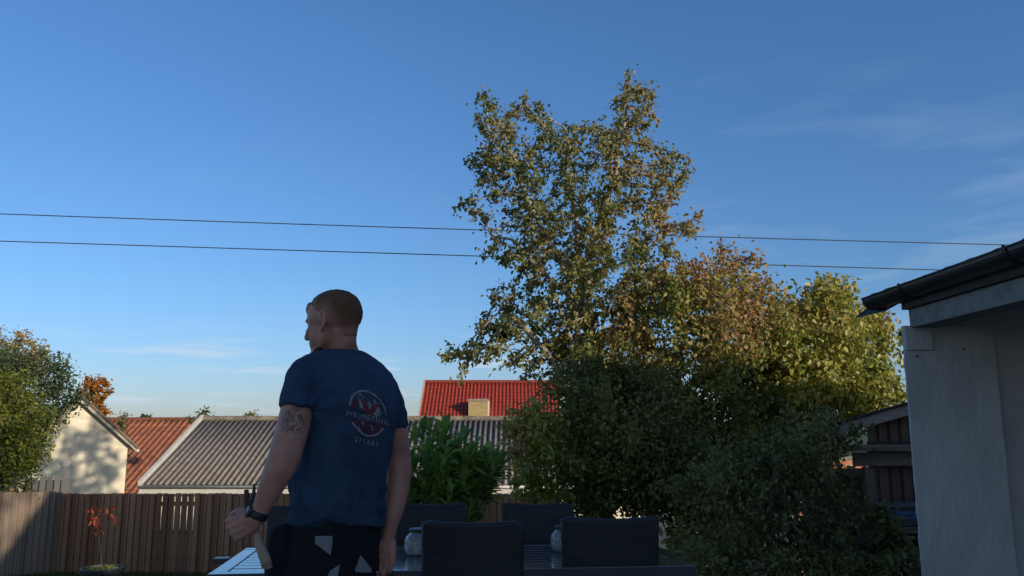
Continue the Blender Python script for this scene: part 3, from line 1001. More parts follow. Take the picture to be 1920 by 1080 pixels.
def leaf_geo(C, Dr, size, aspect=.55, droop=.5, fold=.25, seed=1, curl=.15):
    """leaves as folded 2x2 blades. C = base points, Dr = rough directions"""
    r = np.random.default_rng(seed)
    n = len(C)
    Dr = Dr + np.array([0, 0, -droop])[None] * r.uniform(.2, 1.6, (n, 1)) + r.normal(0, .45, (n, 3))
    Dr /= np.linalg.norm(Dr, axis=1)[:, None] + 1e-9
    rnd = r.normal(0, 1, (n, 3)) + np.array([0, 0, .8])[None]
    S = np.cross(Dr, rnd); S /= np.linalg.norm(S, axis=1)[:, None] + 1e-9
    Nn = np.cross(S, Dr)
    L = size * r.uniform(.6, 1.25, n)[:, None]; W = L * aspect * .5 * r.uniform(.8, 1.2, (n, 1))
    b = C; tip = C + Dr * L - Nn * L * curl
    m1 = C + Dr * L * .28 + Nn * 0; m2 = C + Dr * L * .68 - Nn * L * curl * .45
    l1 = m1 + S * W + Nn * W * fold; r1 = m1 - S * W + Nn * W * fold
    l2 = m2 + S * W * .82 + Nn * W * fold * .8; r2 = m2 - S * W * .82 + Nn * W * fold * .8
    V = np.stack([b, l1, l2, tip, r2, r1], 1).reshape(-1, 3)
    base = (np.arange(n) * 6)[:, None]
    F = np.concatenate([base + np.array([[0, 1, 2, 3]]), base + np.array([[0, 3, 4, 5]])], 0)
    return V, F

def tree(name, label, cat, poly, d, R, stems, leaf, nleaf, lmat, bark, group=None, natt=500, step=.13, kill=.2, gap=0, seed=1,
         spread=.13, droop=.5, aspect=.6, r_tip=.004, rmax=.12, tone=None, fill=0.0, twig=3, r_pow=.46, hollow=0., gscale=1., ball=None, rag=0, shoots=0):
    """stems: list of photo-px polylines from the ground upward (at distances d+off)"""
    if ball is None:
        poly0 = poly
        # ragged outline: subdivide the edges and push them in and out
        rr_ = np.random.default_rng(seed + 99); out = []
        for i_ in range(len(poly)):
            a_, b_ = poly[i_], poly[(i_ + 1) % len(poly)]; L_ = math.hypot(b_[0] - a_[0], b_[1] - a_[1]); k_ = max(1, int(L_ / 14))
            for j_ in range(k_):
                x_, y_ = a_[0] + (b_[0] - a_[0]) * j_ / k_, a_[1] + (b_[1] - a_[1]) * j_ / k_
                if rag: x_ += rr_.normal(0, rag); y_ += rr_.normal(0, rag)
                out.append((x_, y_))
        poly = out
        att = volume(poly, d, R, natt, gap=gap, seed=seed, hollow=hollow, gscale=gscale)
    else:
        q = rng.normal(0, 1, (natt, 3)); q /= np.linalg.norm(q, axis=1)[:, None]
        att = arr(ball[0]) + q * np.array(ball[1]) * rng.random((natt, 1)) ** .4
    seeds = []; par = []
    if shoots:
        # long shoots that break out of the outline, upward and outward
        cen = att.mean(0); far_ = np.argsort(-np.linalg.norm((att - cen) / att.std(0), axis=1))[:max(shoots * 3, 40)]
        extra = []
        for q_ in rng.choice(far_, shoots):
            p_ = att[q_]; o_ = (p_ - cen); o_ /= np.linalg.norm(o_) + 1e-9; o_ = o_ + np.array([0, 0, .55]) + rng.normal(0, .3, 3); o_ /= np.linalg.norm(o_)
            L_ = rng.uniform(.12, .42)
            for t_ in np.arange(.08, L_, .08): extra.append(p_ + o_ * t_ + np.array([0, 0, -.25 * t_ * t_]))
        if extra: att = np.concatenate([att, np.array(extra)])
    if ball is not None:
        for k in range(30): seeds.append(arr((ball[0][0], ball[0][1], (ball[0][2] - ball[1][2]) * k / 30))); par.append(k - 1)
    for st in stems:
        off = st[0]; pts = [P(x, y, d + off) for x, y in st[1:]]
        p0 = pts[0].copy(); gzv = gz(p0.y) - .1
        if p0.z > gzv: p0 = Vector((p0.x, p0.y, gzv)); pts = [p0] + pts
        if seeds: pts[0] = Vector(seeds[0])
        prev = -1
        for i in range(len(pts) - 1):
            L = (pts[i + 1] - pts[i]).length; k = max(1, int(L / step))
            for q in range(k):
                c = pts[i].lerp(pts[i + 1], q / k)
                jit = Vector((random.gauss(0, .012), random.gauss(0, .012), 0))
                seeds.append(arr(c + jit)); par.append(prev); prev = len(seeds) - 1
    N, pr = colonize(att, seeds, par, step, kill)
    cnt, tips = skeleton(N, pr)
    base = seeds[0]
    root = thing(name, (base[0], base[1], gz(base[1])), label, cat, group)
    V, F = branches_mesh(N, pr, cnt, r_tip, r_pow, rmax)
    npmesh('trunk', V, F, bark, root, smooth=True)
    cand = np.where(cnt <= twig)[0]; cand = cand[pr[cand] >= 0]
    r = np.random.default_rng(seed + 5)
    nf = int(nleaf * fill); nt = nleaf - nf
    ci = r.choice(cand, nt)
    dirs = N[ci] - N[pr[ci]]; dirs /= np.linalg.norm(dirs, axis=1)[:, None] + 1e-9
    C = N[ci] - dirs * step * r.random((nt, 1)) + r.normal(0, 1, (nt, 3)) * spread * r.random((nt, 1))
    D_ = dirs
    if nf:
        # leaf clumps through the volume
        cc = volume(poly, d, R, max(60, nf // 22), gap=gap, seed=seed + 3, hollow=.6, gscale=gscale)
        k = r.integers(0, len(cc), nf)
        C2 = cc[k] + np.clip(r.normal(0, 1, (nf, 3)), -1.6, 1.6) * spread * .85
        C = np.concatenate([C, C2]); D_ = np.concatenate([D_, r.normal(0, 1, (nf, 3))])
    zz = np.array([gz(v) for v in C[:, 1]]); keep = C[:, 2] > zz + .02
    C, D_ = C[keep], D_[keep]
    V, F = leaf_geo(C, D_, leaf, aspect, droop, seed=seed)
    n = len(C)
    cl = np.array([noise.noise(Vector((p[0] * 1.3 + seed, p[1] * 1.3, p[2] * 1.3))) for p in C])
    tn = .5 + cl * .55 + r.normal(0, .17, n)
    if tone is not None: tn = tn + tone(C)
    tn = np.clip(tn, 0, 1)
    npmesh('crown', V, F, lmat, root, col=np.repeat(tn, 6))
    return root

L_brown = leaf_mat('leaves_olive_brown', [(.055, .08, .03), (.12, .155, .045), (.20, .215, .06), (.29, .25, .085), (.36, .25, .10)], .4, .45, .4)
L_mix = leaf_mat('leaves_autumn_mix', [(.07, .11, .034), (.14, .19, .045), (.26, .27, .06), (.38, .28, .09), (.42, .24, .13)], .4, .45, .4)
L_yg = leaf_mat('leaves_yellow_green', [(.09, .125, .03), (.20, .24, .045), (.36, .37, .065), (.47, .40, .10), (.45, .32, .18)], .4, .4, .5)
L_dark = leaf_mat('leaves_dark_green', [(.08, .095, .035), (.14, .165, .052), (.22, .235, .065), (.31, .27, .085)], .35, .45, .4)
L_bramble = leaf_mat('leaves_bramble', [(.09, .105, .045), (.16, .18, .07), (.24, .25, .085), (.31, .25, .12)], .35, .5, .35)
L_bright = leaf_mat('leaves_bright_green', [(.05, .08, .02), (.11, .145, .026), (.22, .225, .035), (.36, .31, .045)], .4, .5, .3)
L_laurel = leaf_mat('leaves_laurel', [(.12, .21, .05), (.19, .31, .065), (.27, .39, .085), (.36, .47, .12)], .35, .3, .5)
L_orange = leaf_mat('leaves_orange', [(.16, .12, .02), (.32, .15, .03), (.42, .17, .03), (.36, .09, .02)], .35, .6, .2)
L_holm = leaf_mat('leaves_grey_green', [(.035, .055, .03), (.06, .09, .04), (.11, .135, .055), (.17, .18, .075)], .3, .5, .35)
L_red = leaf_mat('leaves_red', [(.35, .05, .025), (.5, .09, .04), (.55, .16, .08)], .4, .5, .3)

tall_poly = [(905,190),(960,185),(985,152),(1000,195),(1045,222),(1090,232),(1112,235),(1122,215),(1140,180),(1160,168),(1172,122),(1182,160),(1200,158),(1238,190),(1222,250),(1228,290),
             (1245,262),(1312,298),(1290,340),(1262,378),(1235,400),(1250,420),(1290,410),(1328,382),(1336,435),(1300,475),(1310,560),(1200,600),(1120,640),(1040,690),(1000,715),
             (940,690),(870,685),(842,655),(890,630),(880,600),(915,585),(905,535),(945,540),(960,520),(930,490),(880,478),(905,462),(940,440),(900,425),(910,405),(835,388),(850,355),
             (882,372),(870,340),(885,325),(846,296),(900,290),(905,255),(885,225),(885,200)]
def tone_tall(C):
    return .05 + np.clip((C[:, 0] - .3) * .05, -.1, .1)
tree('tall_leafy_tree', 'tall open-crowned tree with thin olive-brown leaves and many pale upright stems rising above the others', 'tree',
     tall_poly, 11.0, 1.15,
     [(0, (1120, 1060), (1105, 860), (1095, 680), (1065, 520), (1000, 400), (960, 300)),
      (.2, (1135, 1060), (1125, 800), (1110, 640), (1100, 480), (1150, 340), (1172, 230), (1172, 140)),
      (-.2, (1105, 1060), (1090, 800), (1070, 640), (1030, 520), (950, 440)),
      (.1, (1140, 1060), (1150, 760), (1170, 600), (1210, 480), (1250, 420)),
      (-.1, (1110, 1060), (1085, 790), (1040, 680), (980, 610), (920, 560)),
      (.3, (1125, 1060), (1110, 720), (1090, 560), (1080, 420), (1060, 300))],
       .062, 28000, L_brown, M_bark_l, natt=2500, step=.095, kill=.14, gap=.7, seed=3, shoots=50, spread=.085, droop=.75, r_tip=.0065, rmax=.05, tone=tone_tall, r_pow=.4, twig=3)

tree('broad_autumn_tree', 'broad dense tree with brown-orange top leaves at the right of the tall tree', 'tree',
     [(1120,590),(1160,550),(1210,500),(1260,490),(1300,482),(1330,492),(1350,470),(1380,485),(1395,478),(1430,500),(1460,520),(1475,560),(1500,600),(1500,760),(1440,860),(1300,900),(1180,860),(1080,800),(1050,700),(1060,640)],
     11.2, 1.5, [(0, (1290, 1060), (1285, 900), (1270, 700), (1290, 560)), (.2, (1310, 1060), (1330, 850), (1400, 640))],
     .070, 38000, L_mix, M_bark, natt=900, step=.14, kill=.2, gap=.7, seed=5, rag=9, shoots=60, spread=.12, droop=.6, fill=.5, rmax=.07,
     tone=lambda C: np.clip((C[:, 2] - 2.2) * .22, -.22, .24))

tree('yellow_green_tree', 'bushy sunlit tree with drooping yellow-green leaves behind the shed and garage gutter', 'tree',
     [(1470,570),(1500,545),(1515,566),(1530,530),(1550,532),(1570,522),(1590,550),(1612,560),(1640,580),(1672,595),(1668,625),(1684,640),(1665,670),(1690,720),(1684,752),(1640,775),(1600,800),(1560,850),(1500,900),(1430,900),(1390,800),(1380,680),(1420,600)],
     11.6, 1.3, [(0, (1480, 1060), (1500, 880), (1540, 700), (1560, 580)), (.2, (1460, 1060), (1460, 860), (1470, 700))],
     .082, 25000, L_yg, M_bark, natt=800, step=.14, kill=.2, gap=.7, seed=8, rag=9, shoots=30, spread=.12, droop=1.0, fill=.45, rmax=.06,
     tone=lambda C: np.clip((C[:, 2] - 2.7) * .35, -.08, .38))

tree('holly_tree', 'dark evergreen tree filling the shade under the tall tree beside the small yellow shrub', 'tree',
     [(1005,725),(1035,735),(1060,700),(1090,720),(1110,672),(1150,700),(1175,665),(1205,715),(1250,705),(1275,760),(1330,775),(1350,860),(1330,930),(1260,965),(1160,960),(1090,970),(1060,940),(1055,880),(1062,820),(1045,760)],
     9.9, 1.05, [(0, (1140, 1075), (1140, 960), (1130, 800)), (.15, (1170, 1075), (1200, 900), (1230, 780))],
     .062, 30000, L_dark, M_bark, natt=800, step=.12, kill=.18, gap=.75, gscale=1.5, rag=9, shoots=60, seed=11, spread=.12, droop=.5, fill=.55, rmax=.075)

tree('bramble_hedge', 'shaded blue-green bramble hedge in front of the sloping shed roof and brick wall', 'hedge',
     [(1250,905),(1290,880),(1320,862),(1350,850),(1378,818),(1405,832),(1430,800),(1462,812),(1490,790),(1520,808),(1548,792),(1575,806),(1596,822),(1578,850),(1572,900),(1588,950),(1580,1010),(1570,1080),(1500,1150),(1300,1150),(1270,1050),(1300,980)],
     8.5, .75, [(0, (1450, 1100), (1450, 950)), (.1, (1540, 1100), (1550, 900)), (-.1, (1370, 1100), (1370, 960))],
     .058, 15500, L_bramble, M_bark_l, natt=900, step=.10, kill=.15, gap=.7, gscale=1.6, rag=10, shoots=90, seed=14, spread=.11, droop=1.0, fill=.3, rmax=.02, r_tip=.0035)

tree('yellow_shrub', 'small round shrub with a few sunlit yellow leaves beside the corrugated roof', 'shrub',
     [(950,850),(952,800),(975,768),(1000,750),(1030,770),(1060,800),(1072,850),(1062,920),(1020,935),(970,925)],
     9.3, .5, [(0, (1010, 1040), (1010, 920), (1005, 820))],
     .06, 5200, L_yg, M_bark, natt=260, step=.11, kill=.17, gap=.6, rag=7, shoots=20, seed=17, spread=.09, droop=.4, fill=.3, rmax=.03,
     tone=lambda C: .05 + .0 * C[:, 0])

tree('low_leafy_shrub', 'low shrub with yellow-green leaves catching light under the bramble right of the table', 'shrub',
     [(1235,1060),(1250,1000),(1300,940),(1360,905),(1430,900),(1460,950),(1440,1020),(1420,1120),(1260,1120)],
     9.6, .5, [(0, (1340, 1120), (1345, 1000))],
     .075, 3200, L_yg, M_bark, natt=200, step=.11, kill=.17, gap=.8, seed=19, spread=.09, droop=.4, fill=.3, rmax=.02)

tree('climbing_plant', 'dark leafy climber growing up the shed wall beside the crate', 'climber',
     [(1622,985),(1640,945),(1656,932),(1668,940),(1666,962),(1672,985),(1700,1010),(1722,1040),(1722,1100),(1600,1110),(1590,1040),(1625,1010)],
     8.0, .22, [(0, (1650, 1110), (1655, 1000)), (-.05, (1700, 1110), (1690, 1020), (1660, 960))],
     .075, 1500, L_bramble, M_bark, natt=190, step=.09, kill=.14, gap=.8, seed=21, spread=.07, droop=.5, r_tip=.003, rmax=.014)

# ground-level undergrowth at the foot of the trees
def undergrowth():
    C = volume([(1230,1040),(1300,1010),(1500,1030),(1640,1040),(1725,1030),(1725,1200),(1200,1200)], 7.8, .5, 5200, seed=77, gap=.8)
    V, F = leaf_geo(C, rng.normal(0, 1, C.shape), .06, .5, .1, seed=9)
    o = npmesh('undergrowth', V, F, L_bramble, col=np.repeat(np.clip(rng.normal(.55, .25, len(C)), 0, 1), 6))
    tag(o, 'low tangled undergrowth on the ground below the hedge', 'undergrowth', kind='stuff')
undergrowth()

# left group
tree('bright_green_bush', 'large sunlit yellow-green bush at the left edge above the side fence', 'bush',
     [(-80,660),(0,690),(25,700),(45,725),(80,740),(100,790),(88,830),(70,870),(40,915),(0,925),(-120,930),(-160,800)],
     14.2, 1.3, [(0, (-20, 1060), (-20, 900), (0, 800))],
     .06, 17000, L_bright, M_bark, natt=520, step=.16, kill=.24, gap=.7, seed=31, rag=7, shoots=40, spread=.12, droop=.2, fill=.5, rmax=.06)
tree('grey_green_tree', 'dark grey-green evergreen tree leaning over the cream gable', 'tree',
     [(-60,640),(0,650),(50,660),(100,655),(128,680),(140,715),(165,745),(150,760),(118,765),(105,800),(85,850),(40,900),(-80,900)],
     18.5, 1.7, [(0, (20, 1040), (20, 880), (60, 740))],
     .075, 19000, L_holm, M_bark, natt=560, step=.18, kill=.26, gap=.7, seed=33, rag=7, shoots=40, spread=.14, droop=.2, fill=.5, rmax=.08)
tree('orange_topped_tree', 'tree with rusty orange top showing above the dark evergreen at far left', 'tree',
     [(-60,620),(0,618),(12,622),(35,640),(48,612),(55,650),(62,648),(78,640),(92,662),(90,700),(30,720),(-60,720)],
     23.0, 1.3, [(0, (10, 980), (10, 800), (20, 690))],
     .08, 7000, L_mix, M_bark, natt=320, step=.2, kill=.3, gap=.7, seed=35, spread=.12, droop=.0, fill=.3, rmax=.08,
     tone=lambda C: np.full(len(C), .22))
tree('orange_maple', 'small bright orange maple rising behind the cream gable roof', 'tree',
     [(148,705),(160,702),(165,715),(176,698),(184,702),(183,722),(205,716),(210,728),(200,742),(198,760),(215,770),(212,785),(190,800),(160,790),(145,760),(146,730)],
     34.0, 1.1, [(0, (175, 900), (172, 790), (165, 740))],
     .15, 2300, L_orange, M_bark, natt=260, step=.24, kill=.36, gap=.8, seed=37, spread=.16, droop=.1, rmax=.07)
for (poly, d, sd, lab) in [
    ([(212,800),(220,780),(232,772),(243,776),(240,790),(236,800)], 40, 41, 'olive-orange treetop just right of the orange maple'),
    ([(258,795),(264,779),(275,775),(288,783),(290,795)], 52, 43, 'small round treetop over the clay tile ridge'),
    ([(346,800),(350,775),(358,770),(364,785),(378,772),(388,768),(400,776),(402,800)], 38, 45, 'wispy dark treetop at the corner of the grey roof'),
    ([(450,795),(458,778),(472,774),(488,778),(496,795)], 60, 47, 'pale brown treetop above the grey ridge left of the man')]:
    cx = sum(p[0] for p in poly) / len(poly)
    tree('distant_tree', lab, 'tree', poly, d, .8, [(0, (cx, 880), (cx, 800))], .13 if d < 50 else .2, 700, L_brown, M_bark, 'distant treetops beyond the roofs',
         natt=90, step=.25, kill=.35, seed=sd, spread=.16, droop=.1, rmax=.06)

# added unseen tree at right behind the camera side : dapples the side fence
# ------------------------------------------------------------------ laurel
def laurel():
    poly = [(690,960),(705,880),(725,840),(760,825),(800,795),(830,790),(850,815),(880,815),(905,850),(930,855),(962,868),(940,885),(925,910),(900,935),(905,975),(880,985),(700,990)]
    d = 6.9
    tips = volume(poly, d, .42, 210, seed=51)
    base = P(810, 1060, d); base = Vector((base.x, d, gz(d) + 0.0))
    root = thing('laurel_shrub', base, 'large-leaved bright green laurel shrub behind the dining chairs', 'shrub')
    m = MB(); C = []; D_ = []
    for i, t in enumerate(tips):
        t = Vector(t)
        out = Vector((t.x - base.x, t.y - base.y, .0))
        mid = base.lerp(t, .5) + Vector((random.gauss(0, .05), random.gauss(0, .05), -.05)) - out * .15
        if i % 2 == 0:
            m.tube([base + Vector((random.gauss(0, .06), random.gauss(0, .06), 0)), mid, t], [.012, .008, .004], 5)
        ax = ((t - mid).normalized() + Vector((0, 0, .7)) + out * .4).normalized()
        nl = random.randint(9, 14)
        for k in range(nl):
            a = k * 2.4; h = k / nl
            u = ax.orthogonal().normalized(); w = ax.cross(u)
            dr = (u * math.cos(a) + w * math.sin(a)) * (1.0 - .7 * h) + ax * (.35 + .9 * h)
            C.append(t - ax * (.14 * (1 - h))); D_.append(dr.normalized())
    obj('stem', m, M_bark, root)
    C = arr(C); D_ = arr(D_); n = len(C)
    r = np.random.default_rng(5)
    D_ = D_ + r.normal(0, .12, D_.shape); D_ /= np.linalg.norm(D_, axis=1)[:, None]
    S = np.cross(D_, np.array([[0, 0, 1.]])); S /= np.linalg.norm(S, axis=1)[:, None] + 1e-9
    S = S + r.normal(0, .2, S.shape); Nn = np.cross(S, D_); Nn /= np.linalg.norm(Nn, axis=1)[:, None]
    L = r.uniform(.10, .165, n)[:, None]; W = L * .17
    rows = []
    for (t_, w_, c_) in ((0, .15, 0), (.25, .8, .02), (.55, 1.0, .0), (.8, .62, -.12), (1.0, .02, -.26)):
        c = C + D_ * L * t_ + Nn * L * c_
        rows.append(c + S * W * w_ + Nn * W * w_ * .35); rows.append(c - Nn * 0); rows.append(c - S * W * w_ + Nn * W * w_ * .35)
    V = np.stack(rows, 1).reshape(-1, 3); b = (np.arange(n) * 15)[:, None]
    F = []
    for q in range(4):
        for e in (0, 1):
            F.append(b + np.array([[q * 3 + e, q * 3 + e + 1, q * 3 + e + 4, q * 3 + e + 3]]))
    F = np.concatenate(F)
    tn = np.clip(.45 + r.normal(0, .2, n), 0, 1)
    npmesh('foliage', V, F, L_laurel, root, col=np.repeat(tn, 15), smooth=True)
laurel()

# ------------------------------------------------------------------ potted plant with red leaves
def potted():
    d = 8.6
    a = P(155, 1064, d); b = P(228, 1064, d)
    cx = (a.x + b.x) / 2; r = (b.x - a.x) / 2; zt = a.z
    root = thing('potted_plant', (cx, d, gz(d)), 'dark plant pot on the lawn holding a thin stem with shrivelled red leaves', 'potted plant')
    zg = gz(d)
    m = MB(); m.lathe((cx, d, 0), [(r * .8, zg), (r * .82, zg + .02), (r * .97, zt - .04), (r * 1.05, zt - .04), (r * 1.05, zt), (r * .95, zt), (r * .93, zt - .05), (.01, zt - .05)], 28)
    obj('pot', m, mat('black_plastic', (.02, .023, .03), .5, .2, 8), root, smooth=False)
    # low weeds in the pot
    n = 500
    C = np.stack([cx + rng.normal(0, r * .42, n), d + rng.normal(0, r * .42, n), np.full(n, zt - .04)], 1)
    V, F = leaf_geo(C, np.tile([[0, 0, 1.5]], (n, 1)), .045, .25, 0, seed=3)
    npmesh('weeds', V, F, L_dark, root, col=np.repeat(rng.random(n), 6))['kind'] = 'stuff'
    m = MB(); base = Vector((cx, d, zt - .05)); ends = []
    fork = P(184, 998, d)
    m.tube([base, base.lerp(fork, .5) + Vector((.01, 0, 0)), fork], [.005, .0045, .004], 6)
    for (x, y) in ((170, 958), (172, 972), (178, 985), (186, 975), (196, 958), (206, 952), (210, 970), (190, 990), (202, 965), (183, 960), (176, 996)):
        e = P(x, y, d + random.uniform(-.06, .06)); m.tube([fork, fork.lerp(e, .6) + Vector((0, 0, -.01)), e], [.0035, .003, .002], 5); ends.append(e)
    obj('stem', m, M_dark, root)
    C = []; 
    for e in ends:
        for k in range(5): C.append(e + Vector((random.gauss(0, .017), random.gauss(0, .017), random.gauss(0, .017))))
    C = arr(C)
    V, F = leaf_geo(C, rng.normal(0, .7, C.shape), .062, .30, .9, seed=6, fold=.7, curl=.35)
    npmesh('leaves', V, F, L_red, root, col=np.repeat(rng.random(len(C)), 6))
potted()

# ------------------------------------------------------------------ furniture
def rattan(name, col, col2):
    m = bpy.data.materials.new(name); m.use_nodes = True
    t = m.node_tree; b = t.nodes['Principled BSDF']; b.inputs['Roughness'].default_value = .5
    b.inputs['Specular IOR Level'].default_value = .45
    tc = t.nodes.new('ShaderNodeTexCoord'); mpn = t.nodes.new('ShaderNodeMapping')
    mpn.inputs['Rotation'].default_value = (PI / 2, 0, 0)
    t.links.new(tc.outputs['Object'], mpn.inputs[0])
    br = t.nodes.new('ShaderNodeTexBrick'); br.inputs['Scale'].default_value = 1
    br.inputs['Brick Width'].default_value = .05; br.inputs['Row Height'].default_value = .0085
    br.inputs['Mortar Size'].default_value = .0012; br.inputs['Mortar Smooth'].default_value = .6
    br.inputs['Color1'].default_value = (*col, 1); br.inputs['Color2'].default_value = (*col2, 1); br.inputs['Mortar'].default_value = (.004, .004, .005, 1)
    t.links.new(mpn.outputs[0], br.inputs['Vector']); t.links.new(br.outputs['Color'], b.inputs['Base Color'])
    bp = t.nodes.new('ShaderNodeBump'); bp.inputs['Strength'].default_value = .8; bp.inputs['Distance'].default_value = .004; bp.invert = True
    t.links.new(br.outputs['Fac'], bp.inputs['Height']); t.links.new(bp.outputs[0], b.inputs['Normal'])
    return m
M_rattan = rattan('black_rattan', (.018, .022, .03), (.028, .033, .043))

def make_chair():
    """chair faces +Y (sitter looks +Y); backrest at y=-.24"""
    root = thing('rattan_chair', (0, 0, 0), '', '')
    W = .211; H = .935
    # backrest : slightly concave top, slight taper and lean
    m = MB(); nx, nz_ = 16, 14; V = []
    def bp_(u, v, side):
        wv = W * (1 - .03 * (1 - v))
        x = u * wv; z = .40 + (H - .40 - .012 * (1 - u * u)) * v
        y = -.22 - .055 * v + .012 * (u * u) + (-.017 if side == 0 else .017)
        if abs(u) > .97: x *= .985
        return (x, y, z)
    us = [-1 + 2 * i / nx for i in range(nx + 1)]
    for side in (0, 1):
        for j in range(nz_ + 1):
            for u in us: V.append(bp_(u, j / nz_, side))
    F = []; n1 = (nx + 1) * (nz_ + 1)
    for j in range(nz_):
        for i in range(nx):
            a = j * (nx + 1) + i
            F.append((a, a + 1, a + nx + 2, a + nx + 1)); F.append((n1 + a, n1 + a + nx + 1, n1 + a + nx + 2, n1 + a + 1))
    for j in range(nz_):
        a = j * (nx + 1); b = a + nx
        F.append((a, a + nx + 1, n1 + a + nx + 1, n1 + a)); F.append((b, n1 + b, n1 + b + nx + 1, b + nx + 1))
    for i in range(nx):
        F.append((i, n1 + i, n1 + i + 1, i + 1)); a = nz_ * (nx + 1) + i
        F.append((a, a + 1, n1 + a + 1, n1 + a))
    m.add(V, F)
    bk = obj('backrest', m, M_rattan, root, bevel=.008)
    # woven rolled edge along the top and sides
    m = MB()
    pts = [bp_(-.985, k / 8, 0) for k in range(9)] + [bp_(u, 1, 0) for u in us[1:-1]] + [bp_(.985, 1 - k / 8, 0) for k in range(9)]
    m.tube([(x, y + .017, z) for x, y, z in pts], .018, 8)
    obj('edge_roll', m, M_rattan, root, bk, smooth=True)
    m = MB(); m.box((-.225, -.25, .37), (.225, .24, .43)); obj('seat', m, M_rattan, root, bevel=.015)
    m = MB(); m.box((-.222, -.245, .27), (.222, .235, .368)); obj('apron', m, M_rattan, root)
    for sx in (-1, 1):
        for y in (-.235, .225):
            m = MB(); m.box((sx * .2 - .022, y - .022, .004), (sx * .2 + .022, y + .022, .372)); obj('leg', m, M_rattan, root, bevel=.004)
    return root

def kids(o): return [c for c in bpy.data.objects if c.parent == o]
def copy_tree(o, parent=None):
    c = o.copy(); COL.objects.link(c)
    if parent is not None: c.parent = parent
    for ch in kids(o): copy_tree(ch, c)
    return c

TA = math.radians(6.0)                       # table rotation
T0 = Vector((-1.285, 3.525, 0))              # near-left corner
tx = Vector((math.cos(TA), math.sin(TA), 0)); ty = Vector((-math.sin(TA), math.cos(TA), 0))
TW, TD, TH = 2.12, .74, .74
GR = 'rattan chairs around the garden table'
bpy.context.view_layer.update()
chair = make_chair()
spots = [(P(887, 976, 3.6), .00, 'black rattan chair with its back to the camera, nearer the middle of the table', 1),
         (P(1139, 969, 3.75), .035, 'black rattan chair with its back to the camera at the right end of the table', 1),
         (P(1010, 941, 4.7), PI + .03, 'black rattan chair across the table, in front of the fence end', .93),
         (P(812, 945, 4.7), PI + .03, 'black rattan chair on the far side of the table in front of the laurel', .93),
         (P(577, 951, 4.65), PI + .05, 'black rattan chair on the far side mostly hidden behind the man', .93)]
for i, (p, rz, lab, sc) in enumerate(spots):
    o = chair if i == 0 else copy_tree(chair)
    o.location = (p.x, p.y + (.25 if i < 2 else -.25), .004)
    o.rotation_euler = (0, 0, rz)
    tag(o, lab, 'chair', GR)
    if i >= 2: o.scale = (.93, .93, .97 if i < 4 else .96)

M_slat = mat('glossy_table_slat', (.035, .04, .048), .16, .3, 5, spec=.9, bump=.03, bscale=8, coat=.6)
M_tframe = mat('table_frame', (.02, .024, .03), .3, .2, 9, spec=.6)
def table():
    root = thing('garden_table', T0 + tx * TW / 2 + ty * TD / 2 + Vector((0, 0, .004)), 'long black slatted garden table with glossy top reflecting the sky', 'table')
    Mx = Matrix.Translation(T0) @ Matrix.Rotation(TA, 4, 'Z')
    ns = 8; fr = .06
    sw = (TD - 2 * fr - .006) / ns
    m = MB()
    for i in range(ns):
        y0 = fr + .006 + i * sw
        m.box((fr + .012, y0, TH - .022), (TW - fr - .012, y0 + sw - .008, TH - .002 - random.random() * .001), Mx)
    obj('slats', m, M_slat, root, bevel=.002)
    m = MB()
    m.box((0, 0, TH - .05), (TW, fr, TH), Mx); m.box((0, TD - fr, TH - .05), (TW, TD, TH), Mx)
    m.box((.0, fr + .001, TH - .05), (fr + .008, TD - fr - .001, TH - .001), Mx); m.box((TW - fr - .008, fr + .001, TH - .05), (TW, TD - fr - .001, TH - .001), Mx)
    obj('frame', m, M_slat, root, bevel=.003)
    m = MB()
    m.box((.02, .015, TH - .11), (TW - .02, .045, TH - .052), Mx); m.box((.02, TD - .045, TH - .11), (TW - .02, TD - .015, TH - .052), Mx)
    m.box((.02, .046, TH - .11), (.05, TD - .046, TH - .052), Mx); m.box((TW - .05, .046, TH - .11), (TW - .02, TD - .046, TH - .052), Mx)
    obj('apron', m, M_tframe, root)
    for x in (.04, TW - .10):
        for y in (.04, TD - .10):
            m = MB(); m.box((x, y, .004), (x + .06, y + .06, TH - .112), Mx); obj('leg', m, M_tframe, root, bevel=.004)
table()
def armrest_bits():
    # small folding latch sticking out at the left end of the table
    Mx = Matrix.Translation(T0) @ Matrix.Rotation(TA, 4, 'Z')
    m = MB(); m.box((-.075, TD * .52, TH - .02), (-.003, TD * .60, TH + .004), Mx)
    t = bpy.data.objects['garden_table']
    obj('end_handle', m, M_tframe, t, bevel=.004)
armrest_bits()

